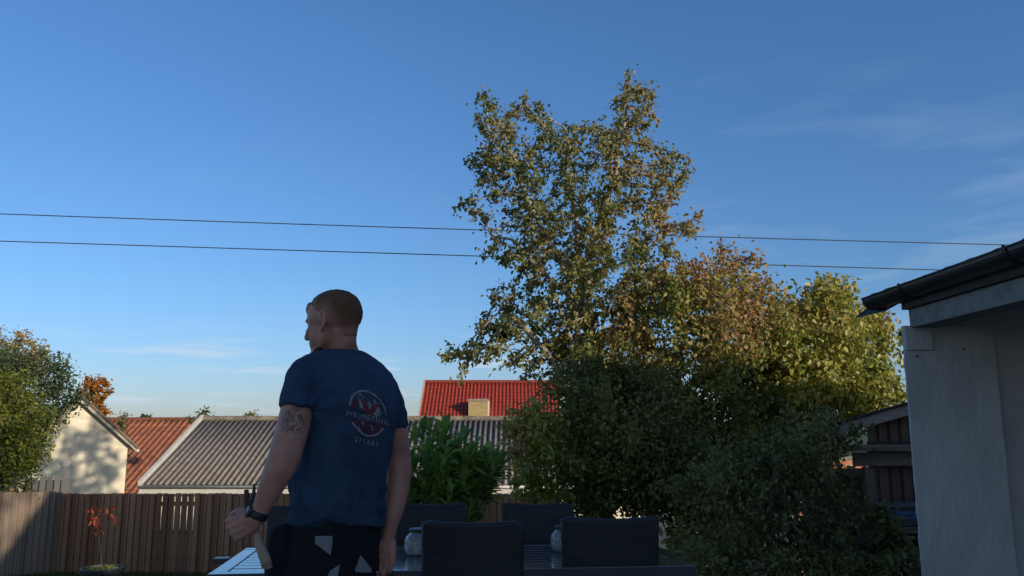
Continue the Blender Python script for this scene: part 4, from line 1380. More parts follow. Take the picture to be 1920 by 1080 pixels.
M_glass = bpy.data.materials.new('jar_glass'); M_glass.use_nodes = True
_b = M_glass.node_tree.nodes['Principled BSDF']
_b.inputs['Base Color'].default_value = (.92, .94, .95, 1); _b.inputs['Roughness'].default_value = .07
_b.inputs['Transmission Weight'].default_value = .88; _b.inputs['IOR'].default_value = 1.35
M_lid = mat('jar_lid', (.02, .022, .026), .35, .2, 9)
def make_jar():
    root = thing('glass_lantern_jar', (0, 0, 0), '', '')
    prof = [(.038, .001), (.050, .004), (.060, .016), (.065, .034), (.065, .068), (.059, .086), (.046, .097), (.040, .102), (.040, .108)]
    n = 48; V = []; F = []
    for s_, inn in ((1, 0), (-1, .0025)):
        for (r, z) in prof:
            for k in range(n):
                a = 2 * PI * k / n
                rib = .0026 * (1 if k % 2 else -1) if .012 < z < .08 and not inn else 0
                V.append(((r - inn + rib) * math.cos(a), (r - inn + rib) * math.sin(a), z + inn * (1 if z < .01 else 0)))
    L = len(prof)
    for i in range(L - 1):
        for k in range(n):
            a = i * n + k; b = i * n + (k + 1) % n
            F.append((a, b, b + n, a + n)); F.append((L * n + a, L * n + a + n, L * n + b + n, L * n + b))
    F.append(tuple(reversed(range(n)))); F.append(tuple(range(L * n, L * n + n)))
    for k in range(n):
        a = (L - 1) * n + k; b = (L - 1) * n + (k + 1) % n
        F.append((a, b, L * n + b, L * n + a))
    m = MB(); m.add(V, F)
    jar = obj('glass', m, M_glass, root, smooth=True)
    m = MB(); m.lathe((0, 0, .1085), [(.040, 0), (.046, .001), (.046, .013), (.042, .016), (.01, .017)], 32); obj('lid', m, M_lid, root)
    m = MB(); pts = []
    for k in range(13):
        a = PI * (.02 + .96 * k / 12)
        pts.append((.048 * math.cos(a), -.062 * math.sin(a) - .004, .104 - .045 * math.sin(a)))
    m.tube(pts, .0016, 6); obj('handle', m, mat('wire', (.25, .25, .26), .4, .1, 9, metal=1), root, smooth=True)
    m = MB(); m.lathe((0, 0, .004), [(.020, 0), (.021, .05), (.019, .052), (.004, .053)], 20)
    obj('candle', m, mat('candle_wax', (.6, .58, .52), .5, .1, 9), root)
    return root
jar = make_jar()
jl = [(P(784, 1040, 4.08), 'ribbed glass jar with black lid on the table just right of the man'),
      (P(1058, 1035, 4.1), 'ribbed glass jar with black lid half hidden behind the right-hand chair')]
for i, (p, lab) in enumerate(jl):
    o = jar if i == 0 else copy_tree(jar)
    # stand it on the table top under that pixel
    a, b, e = ray(784 if i == 0 else 1058, 1041 if i == 0 else 1034); t = (TH - CAMZ) / e
    o.location = (a * t, b * t, TH + .001)
    o.rotation_euler = (0, 0, .5 * i)
    s_ = 1.0 if i == 0 else 1.0
    tag(o, lab, 'jar', 'glass lantern jars on the table')
#==MAN==
# ------------------------------------------------------------------ the man
YAW = math.radians(28)
Fm = Vector((-math.sin(YAW), math.cos(YAW), 0)); Rm = Vector((math.cos(YAW), math.sin(YAW), 0)); Um = Vector((0, 0, 1))

def torso_ring(y, xl, xr, b, d=2.8, dz=None, pw=2.4, n=40, shift=0.0):
    c = (P(xl, y, d) + P(xr, y, d)) / 2
    w = (P(xr, y, d) - P(xl, y, d)).length / 2
    a = math.sqrt(max(.0004, w * w - (b * math.sin(YAW)) ** 2)) / math.cos(YAW)
    out = []
    for k in range(n):
        t = 2 * PI * k / n
        cx, sy = math.cos(t), math.sin(t)
        ex = abs(cx) ** (2 / pw) * (1 if cx >= 0 else -1); ey = abs(sy) ** (2 / pw) * (1 if sy >= 0 else -1)
        q = c + Rm * a * ex + Fm * (b * ey + shift)
        if dz: q = q + Um * dz(t)
        out.append(q)
    return out

def loft(m, rings):
    n = len(rings[0]); vs = [q for r in rings for q in r]; fs = []
    for i in range(len(rings) - 1):
        for k in range(n):
            a = i * n + k; b = i * n + (k + 1) % n
            fs.append((a, b, b + n, a + n))
    fs.append(tuple(reversed(range(n)))); fs.append(tuple(range((len(rings) - 1) * n, len(rings) * n)))
    # make sure it is outward
    vol = 0; tris = []
    for f in fs:
        for k in range(1, len(f) - 1): 
            a, b, c = vs[f[0]], vs[f[k]], vs[f[k + 1]]; vol += a.dot(b.cross(c))
    if vol < 0: fs = [tuple(reversed(f)) for f in fs]
    m.add(vs, fs)

def hand(m, wrist, d, n, thumb, curls, thumb_curl=.6, s=1.0, spread=.06):
    """d: wrist->knuckles, n: palm side (fingers curl toward n), thumb: unit side vector toward the thumb"""
    d = d.normalized(); n = (n - d * n.dot(d)).normalized(); t = (thumb - d * thumb.dot(d) - n * thumb.dot(n)).normalized()
    offs = [.030, .010, -.011, -.030]; lens = [.073, .081, .075, .059]; rs = [.0093, .0096, .0092, .0082]
    pal = [.088, .092, .088, .080]
    for i in range(4):
        k = wrist + (d * pal[i] + t * offs[i]) * s
        b = wrist + (d * .012 + t * offs[i] * .55) * s
        m.chain([b, b.lerp(k, .5) + n * .004 - n * .006 * (i in (1, 2)), k], [.0165 * s, .0155 * s, .0115 * s], 12)
        ang = math.radians(curls[i][0]); p = k
        L = lens[i] * s
        for q, (fr, r) in enumerate(((.46, 1.0), (.30, .92), (.24, .82))):
            dr = d * math.cos(ang) + n * math.sin(ang) + t * (spread * (1.5 - i) * .5) * math.cos(ang)
            e = p + dr.normalized() * L * fr
            m.chain([p, e], [rs[i] * s * (1.04 if q == 0 else r / .96), rs[i] * s * r], 12)
            p = e; ang += math.radians(curls[i][1])
    # thumb leaves the side of the palm near its base
    b = wrist + (d * .022 + t * .022 + n * .008) * s
    p1 = b + (d * .034 + t * .026 + n * .016) * s
    p2 = p1 + (d * .030 + t * .006 * (1 - thumb_curl) + n * .022 * thumb_curl - t * .006 * thumb_curl) * s
    p3 = p2 + (d * .022 + n * .016 * thumb_curl - t * .012 * thumb_curl) * s
    m.chain([b, p1, p2, p3], [.0165 * s, .0125 * s, .0108 * s, .0088 * s], 12)
    # heel of the hand
    m.chain([wrist, wrist + d * .03 * s + t * .012 * s], [.024 * s, .021 * s], 14)

base = P(618, 1080, 2.8); base.z = .004
man = thing('person', base, 'man seen from behind in navy t-shirt and dark work trousers, holding a hammer', 'person')

bm_ = MB()
# neck and inner torso
HC = P(624, 605, 2.80)                       # head centre (ear level)
TH_ = math.radians(71)
fH = Vector((-math.sin(TH_), math.cos(TH_), 0)); rH = Vector((math.cos(TH_), math.sin(TH_), 0))
tilt = Matrix.Rotation(math.radians(4), 3, rH)   # head dipped slightly
fH = (Matrix.Rotation(math.radians(-5), 3, rH) @ fH)
uH = rH.cross(fH)
RH = Matrix((fH, -rH, uH)).transposed()         # columns: forward, left, up
def HL(f_, l_, u_): return HC + fH * f_ - rH * l_ + uH * u_
def he(c, r): bm_.ell(HL(*c), r, RH, 28, 18)
he((-.012, 0, .027), (.097, .076, .081))
he((.022, 0, .022), (.070, .068, .078))
he((.030, 0, -.034), (.060, .057, .074))
he((.034, 0, -.070), (.055, .050, .040))
he((.066, 0, -.104), (.027, .027, .021))
he((.078, 0, .012), (.017, .046, .012))
he((.060, .032, -.030), (.028, .024, .022)); he((.060, -.032, -.030), (.028, .024, .022))
he((.078, 0, .052), (.014, .042, .030))
bm_.chain([HL(.088, 0, .000), HL(.096, 0, -.020), HL(.105, 0, -.040)], [.008, .0095, .0125], 12)
bm_.chain([HL(.094, .011, -.044), HL(.094, -.011, -.044)], [.0085, .0085], 10)
bm_.chain([HL(.082, .018, -.066), HL(.089, 0, -.064), HL(.082, -.018, -.066)], [.006, .0085, .006], 10)
bm_.chain([HL(.079, .016, -.078), HL(.086, 0, -.079), HL(.079, -.016, -.078)], [.006, .0085, .006], 10)
he((.074, 0, -.066), (.016, .029, .030))
# jaw line
for sgn in (1, -1):
    bm_.chain([HL(.002, .054 * sgn, -.030), HL(.010, .050 * sgn, -.062), HL(.034, .038 * sgn, -.090), HL(.060, .022 * sgn, -.104)], [.016, .017, .016, .016], 12)
    he((.026, .040 * sgn, -.045), (.044, .026, .046))
    # ear
    ec = (-.006, .073 * sgn, -.002)
    pts = []
    for k in range(11):
        a = math.radians(-70 + 250 * k / 10)
        pts.append(HL(ec[0] - .003 - .0145 * math.cos(a) * .95, (ec[1]) * 1.0 + sgn * (.008 + .005 * math.cos(a)), ec[2] + .004 + .026 * math.sin(a)))
    bm_.chain(pts, [.0052] * 11, 10)
    bm_.ell(HL(ec[0] - .004, ec[1] + sgn * .002, ec[2] + .002), (.013, .0055, .024), RH, 16, 10)
    bm_.ell(HL(ec[0] + .004, ec[1] + sgn * .005, ec[2] - .028), (.008, .006, .010), RH, 14, 10)
# neck
c7 = P(644, 668, 2.83)
bm_.chain([HL(-.030, 0, -.035), HL(-.030, .0, -.075) * .6 + c7 * .4, c7 + Fm * .025 - Rm * .004, c7 + Fm * .035 + Um * -.07], [.054, .051, .054, .060], 24)
bm_.chain([HL(.0, 0, -.06), c7 + Fm * .055 + Um * -.02], [.046, .055], 20)
bm_.chain([P(652, 640, 2.80), P(660, 668, 2.83), P(690, 700, 2.86)], [.026, .030, .034], 20)
bm_.chain([P(616, 652, 2.80), P(606, 674, 2.80), P(585, 700, 2.76)], [.024, .030, .034], 20)
bm_.chain([HL(-.058, 0, .0), HL(-.054, 0, -.035), HL(-.048, 0, -.07), c7 - Fm * .006], [.036, .036, .036, .042], 20)
# inner torso (under the shirt) and pelvis (under the trousers)
rows_in = [(690, 585, 712, .06), (730, 578, 728, .085), (800, 590, 720, .09), (900, 572, 702, .085), (985, 560, 700, .085), (1060, 540, 690, .09)]
loft(bm_, [torso_ring(y, a, b, c) for (y, a, b, c) in rows_in])
# arms
LS = P(572, 710, 2.72); LE = P(534, 856, 2.62); LW = P(484, 966, 2.60)
RS = P(722, 724, 2.90); RE = P(748, 886, 2.95); RW = P(728, 1000, 2.90)
bm_.chain([LS, P(559, 762, 2.68), P(551, 795, 2.66), P(541, 830, 2.635), P(534, 856, 2.62), P(524, 880, 2.61), P(506, 918, 2.60), P(492, 948, 2.60), LW],
          [.055, .054, .0545, .053, .0515, .0495, .0385, .0290, .0255], 24)
bm_.chain([RS, P(735, 780, 2.93), P(742, 815, 2.94), P(746, 850, 2.95), P(748, 886, 2.95), P(745, 915, 2.94), P(738, 955, 2.92), P(731, 985, 2.905), RW],
          [.044, .045, .0455, .0455, .0470, .0440, .0370, .0290, .0265], 24)
# right hand : hanging, loosely closed
hand(bm_, RW + Vector((-.003, 0, -.018)), Vector((-.14, -.10, -1)), -Rm * .45 - Fm * .9, -Rm * .9 + Fm * .45, [(34, 50), (38, 52), (42, 54), (46, 58)], .75, 1.04)
# left hand : gripping the hammer handle, back of the hand toward the camera
LHd = Vector((-.86, .06, -.36))
hand(bm_, LW + Vector((-.004, 0, -.012)), LHd, Vector((.05, 1, .05)), Vector((-.25, 0, .9)), [(62, 74), (62, 76), (62, 76), (60, 78)], .9, .98)
# legs (inside the trousers)
hipL = P(572, 1040, 2.76); hipR = P(655, 1040, 2.86)
for h_, sx in ((hipL, -1), (hipR, 1)):
    kn = Vector((h_.x + sx * .02, h_.y + .02, .50)); an = Vector((h_.x + sx * .035, h_.y, .10))
    bm_.chain([h_, h_.lerp(kn, .5), kn, kn.lerp(an, .35), an], [.085, .075, .055, .052, .036], 20)
body = remesh(bm_, .0042, 3)
M_skin = bpy.data.materials.new('skin'); M_skin.use_nodes = True
_t = M_skin.node_tree; _p = _t.nodes['Principled BSDF']
_p.inputs['Roughness'].default_value = .5; _p.inputs['Subsurface Weight'].default_value = .15
_p.inputs['Subsurface Radius'].default_value = (.01, .004, .002); _p.inputs['Subsurface Scale'].default_value = .6
_tc = _t.nodes.new('ShaderNodeTexCoord'); _n = _t.nodes.new('ShaderNodeTexNoise'); _n.inputs['Scale'].default_value = 14; _n.inputs['Detail'].default_value = 6
_t.links.new(_tc.outputs['Object'], _n.inputs[0])
_r = _t.nodes.new('ShaderNodeValToRGB'); _r.color_ramp.elements[0].position = .3; _r.color_ramp.elements[1].position = .75
_r.color_ramp.elements[0].color = (.34, .155, .115, 1); _r.color_ramp.elements[1].color = (.50, .26, .195, 1)
_t.links.new(_n.outputs[0], _r.inputs[0])
# tattoo on the left upper arm: inked lines in a soft-edged patch
tat = P(553, 786, 2.60) - base
_vm = _t.nodes.new('ShaderNodeVectorMath'); _vm.operation = 'DISTANCE'; _vm.inputs[1].default_value = tat
_mp = _t.nodes.new('ShaderNodeMapping'); _mp.inputs['Scale'].default_value = (1, 1, 1)
_t.links.new(_tc.outputs['Object'], _vm.inputs[0])
_mr = _t.nodes.new('ShaderNodeMapRange'); _mr.inputs['From Min'].default_value = .056; _mr.inputs['From Max'].default_value = .036
_t.links.new(_vm.outputs['Value'], _mr.inputs['Value'])
_n2 = _t.nodes.new('ShaderNodeTexNoise'); _n2.inputs['Scale'].default_value = 26; _n2.inputs['Detail'].default_value = 2; _n2.inputs['Distortion'].default_value = 2.2
_t.links.new(_tc.outputs['Object'], _n2.inputs[0])
_r2 = _t.nodes.new('ShaderNodeValToRGB'); e_ = _r2.color_ramp.elements
e_[0].position = .40; e_[0].color = (0, 0, 0, 1); e_[1].position = .47; e_[1].color = (1, 1, 1, 1); q_ = e_.new(.55); q_.color = (1, 1, 1, 1); q_ = e_.new(.62); q_.color = (0, 0, 0, 1)
_t.links.new(_n2.outputs[0], _r2.inputs[0])
_mm = _t.nodes.new('ShaderNodeMath'); _mm.operation = 'MULTIPLY'
_t.links.new(_mr.outputs[0], _mm.inputs[0]); _t.links.new(_r2.outputs[0], _mm.inputs[1])
_m3 = _t.nodes.new('ShaderNodeMath'); _m3.operation = 'MULTIPLY'; _m3.inputs[1].default_value = .8; _t.links.new(_mm.outputs[0], _m3.inputs[0])
_mx = _t.nodes.new('ShaderNodeMix'); _mx.data_type = 'RGBA'; _t.links.new(_m3.outputs[0], _mx.inputs[0]); _t.links.new(_r.outputs[0], _mx.inputs[6]); _mx.inputs[7].default_value = (.045, .045, .055, 1)
_t.links.new(_mx.outputs[2], _p.inputs['Base Color'])
_bp = _t.nodes.new('ShaderNodeBump'); _bp.inputs['Strength'].default_value = .15; _bp.inputs['Distance'].default_value = .003
_n4 = _t.nodes.new('ShaderNodeTexNoise'); _n4.inputs['Scale'].default_value = 220; _t.links.new(_tc.outputs['Object'], _n4.inputs[0])
_t.links.new(_n4.outputs[0], _bp.inputs['Height']); _t.links.new(_bp.outputs[0], _p.inputs['Normal'])
link('body', body, M_skin, man)

# eyes
for sgn in (1, -1):
    m = MB(); m.ell(HL(.070, .031 * sgn, -.006), (.0115, .0115, .0115), RH, 14, 10)
    obj('eye', m, mat('eye_white', (.6, .58, .55), .2, .1, 9), man, smooth=True)
# hair : a close-cropped shell following the skull
m = MB(); nu, nv = 96, 64; V = []; HT = []
body_bvh = BVHTree.FromPolygons([tuple(v.co) for v in body.vertices], [tuple(p.vertices) for p in body.polygons])
def sm(a, b, x):
    t = max(0., min(1., (x - a) / (b - a))); return t * t * (3 - 2 * t)
for i in range(nv + 1):
    ph = PI * i / nv
    for k in range(nu):
        th = 2 * PI * k / nu
        dx, dy, dz_ = math.sin(ph) * math.cos(th), math.sin(ph) * math.sin(th), math.cos(ph)
        # skull surface = union of the two ellipsoids (centres -.012 and .022)
        best = 0
        for c, r in (((-.012, 0, .027), (.097, .076, .081)), ((.022, 0, .022), (.070, .068, .078)), ((.078, 0, .052), (.014, .042, .030)), ((-.034, 0, -.050), (.056, .056, .075)), ((-.057, 0, -.028), (.037, .040, .066))):
            ox, oy, oz = -.0 - c[0], -c[1], .03 - c[2]
            A = (dx / r[0]) ** 2 + (dy / r[1]) ** 2 + (dz_ / r[2]) ** 2
            B = 2 * (ox * dx / r[0] ** 2 + oy * dy / r[1] ** 2 + oz * dz_ / r[2] ** 2)
            C = (ox / r[0]) ** 2 + (oy / r[1]) ** 2 + (oz / r[2]) ** 2 - 1
            D = B * B - 4 * A * C
            if D > 0: best = max(best, (-B + math.sqrt(D)) / (2 * A))
        dw = fH * dx - rH * dy + uH * dz_; o0 = HL(0, 0, .03) - base
        hh = body_bvh.ray_cast(o0 + dw * .4, -dw)
        if hh[0] is not None: best = min(best + .002, (hh[0] - o0).length)
        f_, l_, u_ = best * dx, best * dy, .03 + best * dz_
        # hairline: high at the forehead, above the ear, low at the nape
        line = .066 if f_ > .058 else (.066 - (.058 - f_) * .85 if f_ > .014 else (.024 if f_ > -.022 else .024 - min(1, (-.022 - f_) / .045) * .088))
        h = (u_ - line)
        top = sm(.02, .10, u_)
        T = .0018 + .0055 * top + .009 * sm(.045, .075, f_) * sm(.055, .08, u_)
        nzv = noise.noise(Vector((f_ * 90, l_ * 90, u_ * 60))) * .0018 + noise.noise(Vector((f_ * 260, l_ * 260, u_ * 160))) * .0012
        th_ = T * sm(-.004, .045, h) + .0012 + (-.05) * (1 - sm(-.008, .004, h)) + nzv * sm(0, .03, h)
        rr = best + th_
        V.append(HL(rr * dx, rr * dy, .03 + rr * dz_)); HT.append(sm(-.002, (.085 if f_ < -.03 else .06) if f_ < .04 else .016, h))
Fh = []
for i in range(nv):
    for k in range(nu):
        a = i * nu + k; b = i * nu + (k + 1) % nu
        Fh.append((a, a + nu, b + nu, b))
m.add(V, Fh)
M_hair = mat('short_hair', (.16, .088, .052), .7, .35, 90, bump=.5, bscale=300, spec=.2)
_t = M_hair.node_tree; _b2 = _t.nodes['Principled BSDF']; _src = _b2.inputs['Base Color'].links[0].from_socket
_a = _t.nodes.new('ShaderNodeAttribute'); _a.attribute_name = 'tone'
_x = _t.nodes.new('ShaderNodeMix'); _x.data_type = 'RGBA'; _x.inputs[6].default_value = (.40, .20, .148, 1)
_t.links.new(_a.outputs['Fac'], _x.inputs[0]); _t.links.new(_src, _x.inputs[7]); _t.links.new(_x.outputs[2], _b2.inputs['Base Color'])
_ho = obj('hair', m, M_hair, man, smooth=True)
_at = _ho.data.attributes.new('tone', 'FLOAT', 'POINT')
_at.data.foreach_set('value', np.array(HT + [1.0] * (len(_ho.data.vertices) - len(HT)), dtype=np.float32))
# beard
bb = MB()
bb.ell(HL(.068, 0, -.110), (.029, .029, .022), RH, 24, 14); bb.ell(HL(.066, 0, -.122), (.024, .024, .018), RH, 24, 14)
for sgn in (1, -1):
    bb.chain([HL(.022, .046 * sgn, -.080), HL(.036, .038 * sgn, -.096), HL(.055, .024 * sgn, -.108)], [.012, .0165, .018], 12)
bme = remesh(bb, .0035, 3)
link('beard', bme, mat('beard_hair', (.13, .065, .04), .7, .45, 60, bump=.5, bscale=300, spec=.2), man)

# ---- t-shirt
ts = MB()
def hemdz(t):
    # t=0 right side, pi/2 front, pi left, 3pi/2 back : hem bunches up mid-back and sags right of centre
    x = math.cos(t); back = math.sin(t) < .2
    v = 0
    if back: v = .075 * math.exp(-((x + .18) / .34) ** 2) - .012 * math.exp(-((x - .45) / .3) ** 2)
    return v + .006 * math.sin(5 * t + 1)
rows = [(656, 612, 672, .048), (661, 596, 684, .060), (669, 577, 696, .070), (682, 558, 713, .084), (700, 552, 730, .098), (730, 556, 741, .108), (770, 574, 744, .114), (810, 578, 736, .115),
        (850, 570, 727, .112), (900, 558, 718, .108), (940, 551, 715, .108), (965, 547, 716, .110)]
rings = [torso_ring(y, a, b, c) for (y, a, b, c) in rows]
rings.append(torso_ring(984, 545, 716, .113, dz=hemdz))
loft(ts, rings)
# sleeves
ts.chain([P(578, 704, 2.745), P(570, 712, 2.72)], [.062, .064], 24)
ts.tube([P(572, 706, 2.725), P(566, 728, 2.70), P(561, 748, 2.68), P(559, 766, 2.672)], [.062, .0625, .063, .0635], 28)
ts.chain([P(714, 722, 2.895), P(720, 732, 2.905)], [.053, .055], 24)
ts.tube([P(718, 730, 2.90), P(727, 752, 2.92), P(735, 775, 2.93), P(739, 803, 2.94)], [.056, .0555, .054, .0525], 28)
ts.chain([P(614, 676, 2.79), P(574, 702, 2.73)], [.042, .060], 20)
ts.chain([P(662, 684, 2.83), P(712, 720, 2.89)], [.040, .050], 20)
shirt = remesh(ts, .0052, 5)
# folds
co = np.zeros(len(shirt.vertices) * 3); shirt.vertices.foreach_get('co', co); co = co.reshape(-1, 3)
no = np.zeros(len(shirt.vertices) * 3); shirt.vertices.foreach_get('normal', no); no = no.reshape(-1, 3)
armp = [arr(P(590, 765, 2.72)), arr(P(735, 775, 2.86))]
zh = P(600, 985, 2.8).z; zs_ = P(600, 700, 2.8).z
for i in range(len(co)):
    p = co[i]
    t = (p[2] - zh) / (zs_ - zh)
    u = (p[0] * Rm.x + p[1] * Rm.y)
    k = 0
    su = (p[0] - P(640, 750, 2.8).x) / .17
    body_k = 1.0 if abs(su) < .62 else max(.35, 1 - (abs(su) - .62) * 2.2)
    k += noise.noise(Vector((u * 22 + t * 2.2, 3.3, p[2] * 3.2))) * .0065 * (1.0 - .35 * abs(t - .4))
    k += noise.noise(Vector((u * 45 - t * 4, 7.1, p[2] * 7))) * .0016
    k += max(0, 1 - abs(noise.noise(Vector((u * 7.5 + p[2] * 3.0, 9.3, p[2] * 2.4 - u * 2)))) * 3.2) ** 2 * .016 * (1.1 - t)
    k += (1 - abs(noise.noise(Vector((u * 9 + p[2] * 6, 1.7, p[2] * 9 - u * 5)))) * 2) ** 3 * .004 * max(0, 1 - abs(t - .12) * 3)
    # gathers radiating from the armpits
    for a in armp:
        dx = p[0] - a[0]; dz2 = p[2] - a[2]; rr = math.hypot(dx, dz2)
        if rr < .22:
            an = math.atan2(dz2, dx); k += math.sin(an * 7 + 1) * .0022 * math.exp(-((rr - .07) / .07) ** 2)
    # horizontal slump near the hem
    k += math.sin((p[2] - zh) * 95 + u * 9 + 2.5 * noise.noise(Vector((u * 6, 0, 0)))) * .0022 * math.exp(-((t - .12) / .10) ** 2)
    if t < .35: body_k = max(.3, min(1, t / .14))
    if t > .80: body_k *= max(.3, 1 - (t - .80) * 4)
    co[i] = p + no[i] * k * 2.0 * body_k
shirt.vertices.foreach_set('co', co.ravel()); shirt.update()
M_shirt = mat('navy_cotton', (.038, .068, .130), .9, .25, 8, bump=.25, bscale=700, spec=.15)
so_ = link('shirt', shirt, M_shirt, man)
# collar band
# ---- print on the back of the shirt
bvh = BVHTree.FromPolygons([tuple(v.co) for v in shirt.vertices], [tuple(p.vertices) for p in shirt.polygons])
OFF = base
pc = P(692, 778, 2.6)
pn = (-(Fm * math.cos(.12)) + Rm * math.sin(.12)).normalized()        # looks out of the back, toward his right
pr = Vector((0, 0, 1)).cross(pn).normalized()
# direction "right" on the print as read from behind
pr = pr if pr.x > 0 else -pr
pu = Vector((0, 0, 1))
sx = 1.0 / abs(pr.x)
def onshirt(u, v, off=.0015):
    """u, v in metres around the print centre -> point on the shirt (local to the man)"""
    rot = math.radians(-12)
    # the print follows the lean of the back
    uu = u * math.cos(rot * .6) - 0 * v; vv = v + u * math.sin(rot)
    q = pc0 + pr * uu + pu * vv
    o = q + pn * .4
    h = bvh.ray_cast(o, -pn)
    if h[0] is None: return q + pn * off
    return h[0] + h[1] * off
# print centre on the shirt along the view ray through the photo pixel
cl = Vector((0, 0, CAMZ)) - OFF
h = bvh.ray_cast(cl, (P(689, 775, 2.8) - Vector((0, 0, CAMZ))).normalized())
pc0 = h[0] if h[0] is not None else P(694, 777, 2.7) - OFF
def patch(name, polys, material, off, parent, sub=.006):
    """flat shapes in print space laid on the shirt as a fine mesh"""
    V = []; F = []
    for poly in polys:
        xs_ = [q[0] for q in poly]; ys_ = [q[1] for q in poly]
        gx = np.arange(min(xs_), max(xs_) + sub, sub); gy = np.arange(min(ys_), max(ys_) + sub, sub)
        # triangulated by fan from densified outline around the centroid rings
        out = []
        for i in range(len(poly)):
            a = poly[i]; b = poly[(i + 1) % len(poly)]
            L = math.hypot(b[0] - a[0], b[1] - a[1]); k = max(1, int(L / sub))
            for j in range(k): out.append((a[0] + (b[0] - a[0]) * j / k, a[1] + (b[1] - a[1]) * j / k))
        cx = sum(q[0] for q in out) / len(out); cy = sum(q[1] for q in out) / len(out)
        R_ = max(math.hypot(q[0] - cx, q[1] - cy) for q in out); nr = max(1, int(R_ / sub))
        n = len(out); o = len(V)
        for r_ in range(1, nr + 1):
            for q in out:
                V.append(onshirt(cx + (q[0] - cx) * r_ / nr, cy + (q[1] - cy) * r_ / nr, off))
        V.append(onshirt(cx, cy, off)); c_i = len(V) - 1
        for r_ in range(nr - 1):
            for k in range(n):
                a = o + r_ * n + k; b = o + r_ * n + (k + 1) % n
                F.append((a, b, b + n, a + n))
        for k in range(n): F.append((c_i, o + (k + 1) % n, o + k) if False else (o + k, o + (k + 1) % n, c_i))
    me = bpy.data.meshes.new(name); me.from_pydata([tuple(v) for v in V], [], F); me.update(); me.materials.append(material)
    o_ = bpy.data.objects.new(name, me); COL.objects.link(o_); o_.parent = parent
    return o_
def ring(r0, r1, sxx=1, a0=0, a1=360, n=10):
    A = [math.radians(a0 + (a1 - a0) * k / n) for k in range(n + 1)]
    polys = []
    for k in range(n):
        polys.append([(r0 * math.cos(A[k]) * sxx, r0 * math.sin(A[k])), (r1 * math.cos(A[k]) * sxx, r1 * math.sin(A[k])), (r1 * math.cos(A[k + 1]) * sxx, r1 * math.sin(A[k + 1])), (r0 * math.cos(A[k + 1]) * sxx, r0 * math.sin(A[k + 1]))])
    return polys
M_ink_w = mat('print_pale', (.27, .23, .27), .85, .35, 60, edge=(.35, .6))
M_ink_r = mat('print_red', (.20, .035, .045), .85, .35, 60)
M_ink_m = mat('print_maroon', (.075, .022, .045), .85, .35, 60)
M_ink_g = mat('print_grey', (.19, .19, .22), .85, .5, 50, edge=(.35, .6))
RR = .076
patch('print_ring', ring(RR - .0055, RR, .92, 8, 172, 12) + ring(RR - .0055, RR, .92, 215, 330, 9), M_ink_w, .0022, so_)
patch('print_disc', [[(.066 * math.cos(a) * .92, .066 * math.sin(a)) for a in [math.radians(q) for q in range(196, 345, 12)]],
                     [(-.062, .005), (-.060, .022), (-.040, .048), (-.038, .006)]], M_ink_m, .0016, so_)
patch('print_emblem', [[(-.030, .045), (-.014, .038), (.006, .004), (-.002, -.010), (-.014, .006)],
                       [(.034, .036), (.022, .040), (-.002, .004), (.006, -.008), (.024, .008)]], M_ink_r, .0020, so_)
patch('print_figure', [[(-.036, .044), (-.032, .014), (-.018, .006), (-.022, .028)],
                       [(.001, .044), (.012, .028), (.003, .012), (-.008, .034)],
                       [(.036, .030), (.050, .008), (.034, -.004), (.020, .002)],
                       [(-.034, .056), (-.026, .062), (-.014, .048), (-.018, .044), (-.027, .055)],
                       [(.022, .052), (.040, .040), (.038, .036), (.028, .041), (.024, .036)],
                       [(-.020, -.032), (-.014, -.030), (-.018, -.044), (-.024, -.040)],
                       [(.004, -.034), (.020, -.036), (.022, -.052), (.016, -.054), (.014, -.042), (.004, -.040)],
                       [(-.036, -.050), (-.020, -.066), (-.024, -.068), (-.042, -.050)]], M_ink_g, .0020, so_)
def shirt_text(s, u0, v0, size, width, name, arc=0.0):
    c = bpy.data.curves.new('t', 'FONT'); c.body = s; c.size = size; c.resolution_u = 3; c.space_character = 1.22
    o = bpy.data.objects.new('t', c); COL.objects.link(o)
    bpy.context.view_layer.update()
    dg = bpy.context.evaluated_depsgraph_get(); me = bpy.data.meshes.new_from_object(o.evaluated_get(dg)); bpy.data.objects.remove(o)
    xs_ = [v.co.x for v in me.vertices]; x0, x1 = min(xs_), max(xs_); sc = width / (x1 - x0)
    for v in me.vertices:
        u = (v.co.x - (x0 + x1) / 2) * sc; w = v.co.y * sc * .95
        v.co = onshirt(u0 + u, v0 + w + arc * u * u, .0048)
    me.name = name
    me.materials.clear(); me.materials.append(M_ink_w2)
    o = bpy.data.objects.new(name, me); COL.objects.link(o); o.parent = so_
M_ink_w2 = mat('print_lettering', (.25, .25, .29), .85, .35, 60)
patch('print_band', [[(-.080, -.027), (.082, -.027), (.082, -.005), (-.080, -.005)]], M_shirt, .0026, so_)
shirt_text('MB|METING', 0, -.023, .024, .150, 'print_lettering')
shirt_text('271485', -.004, -.103, .034, .094, 'print_number')

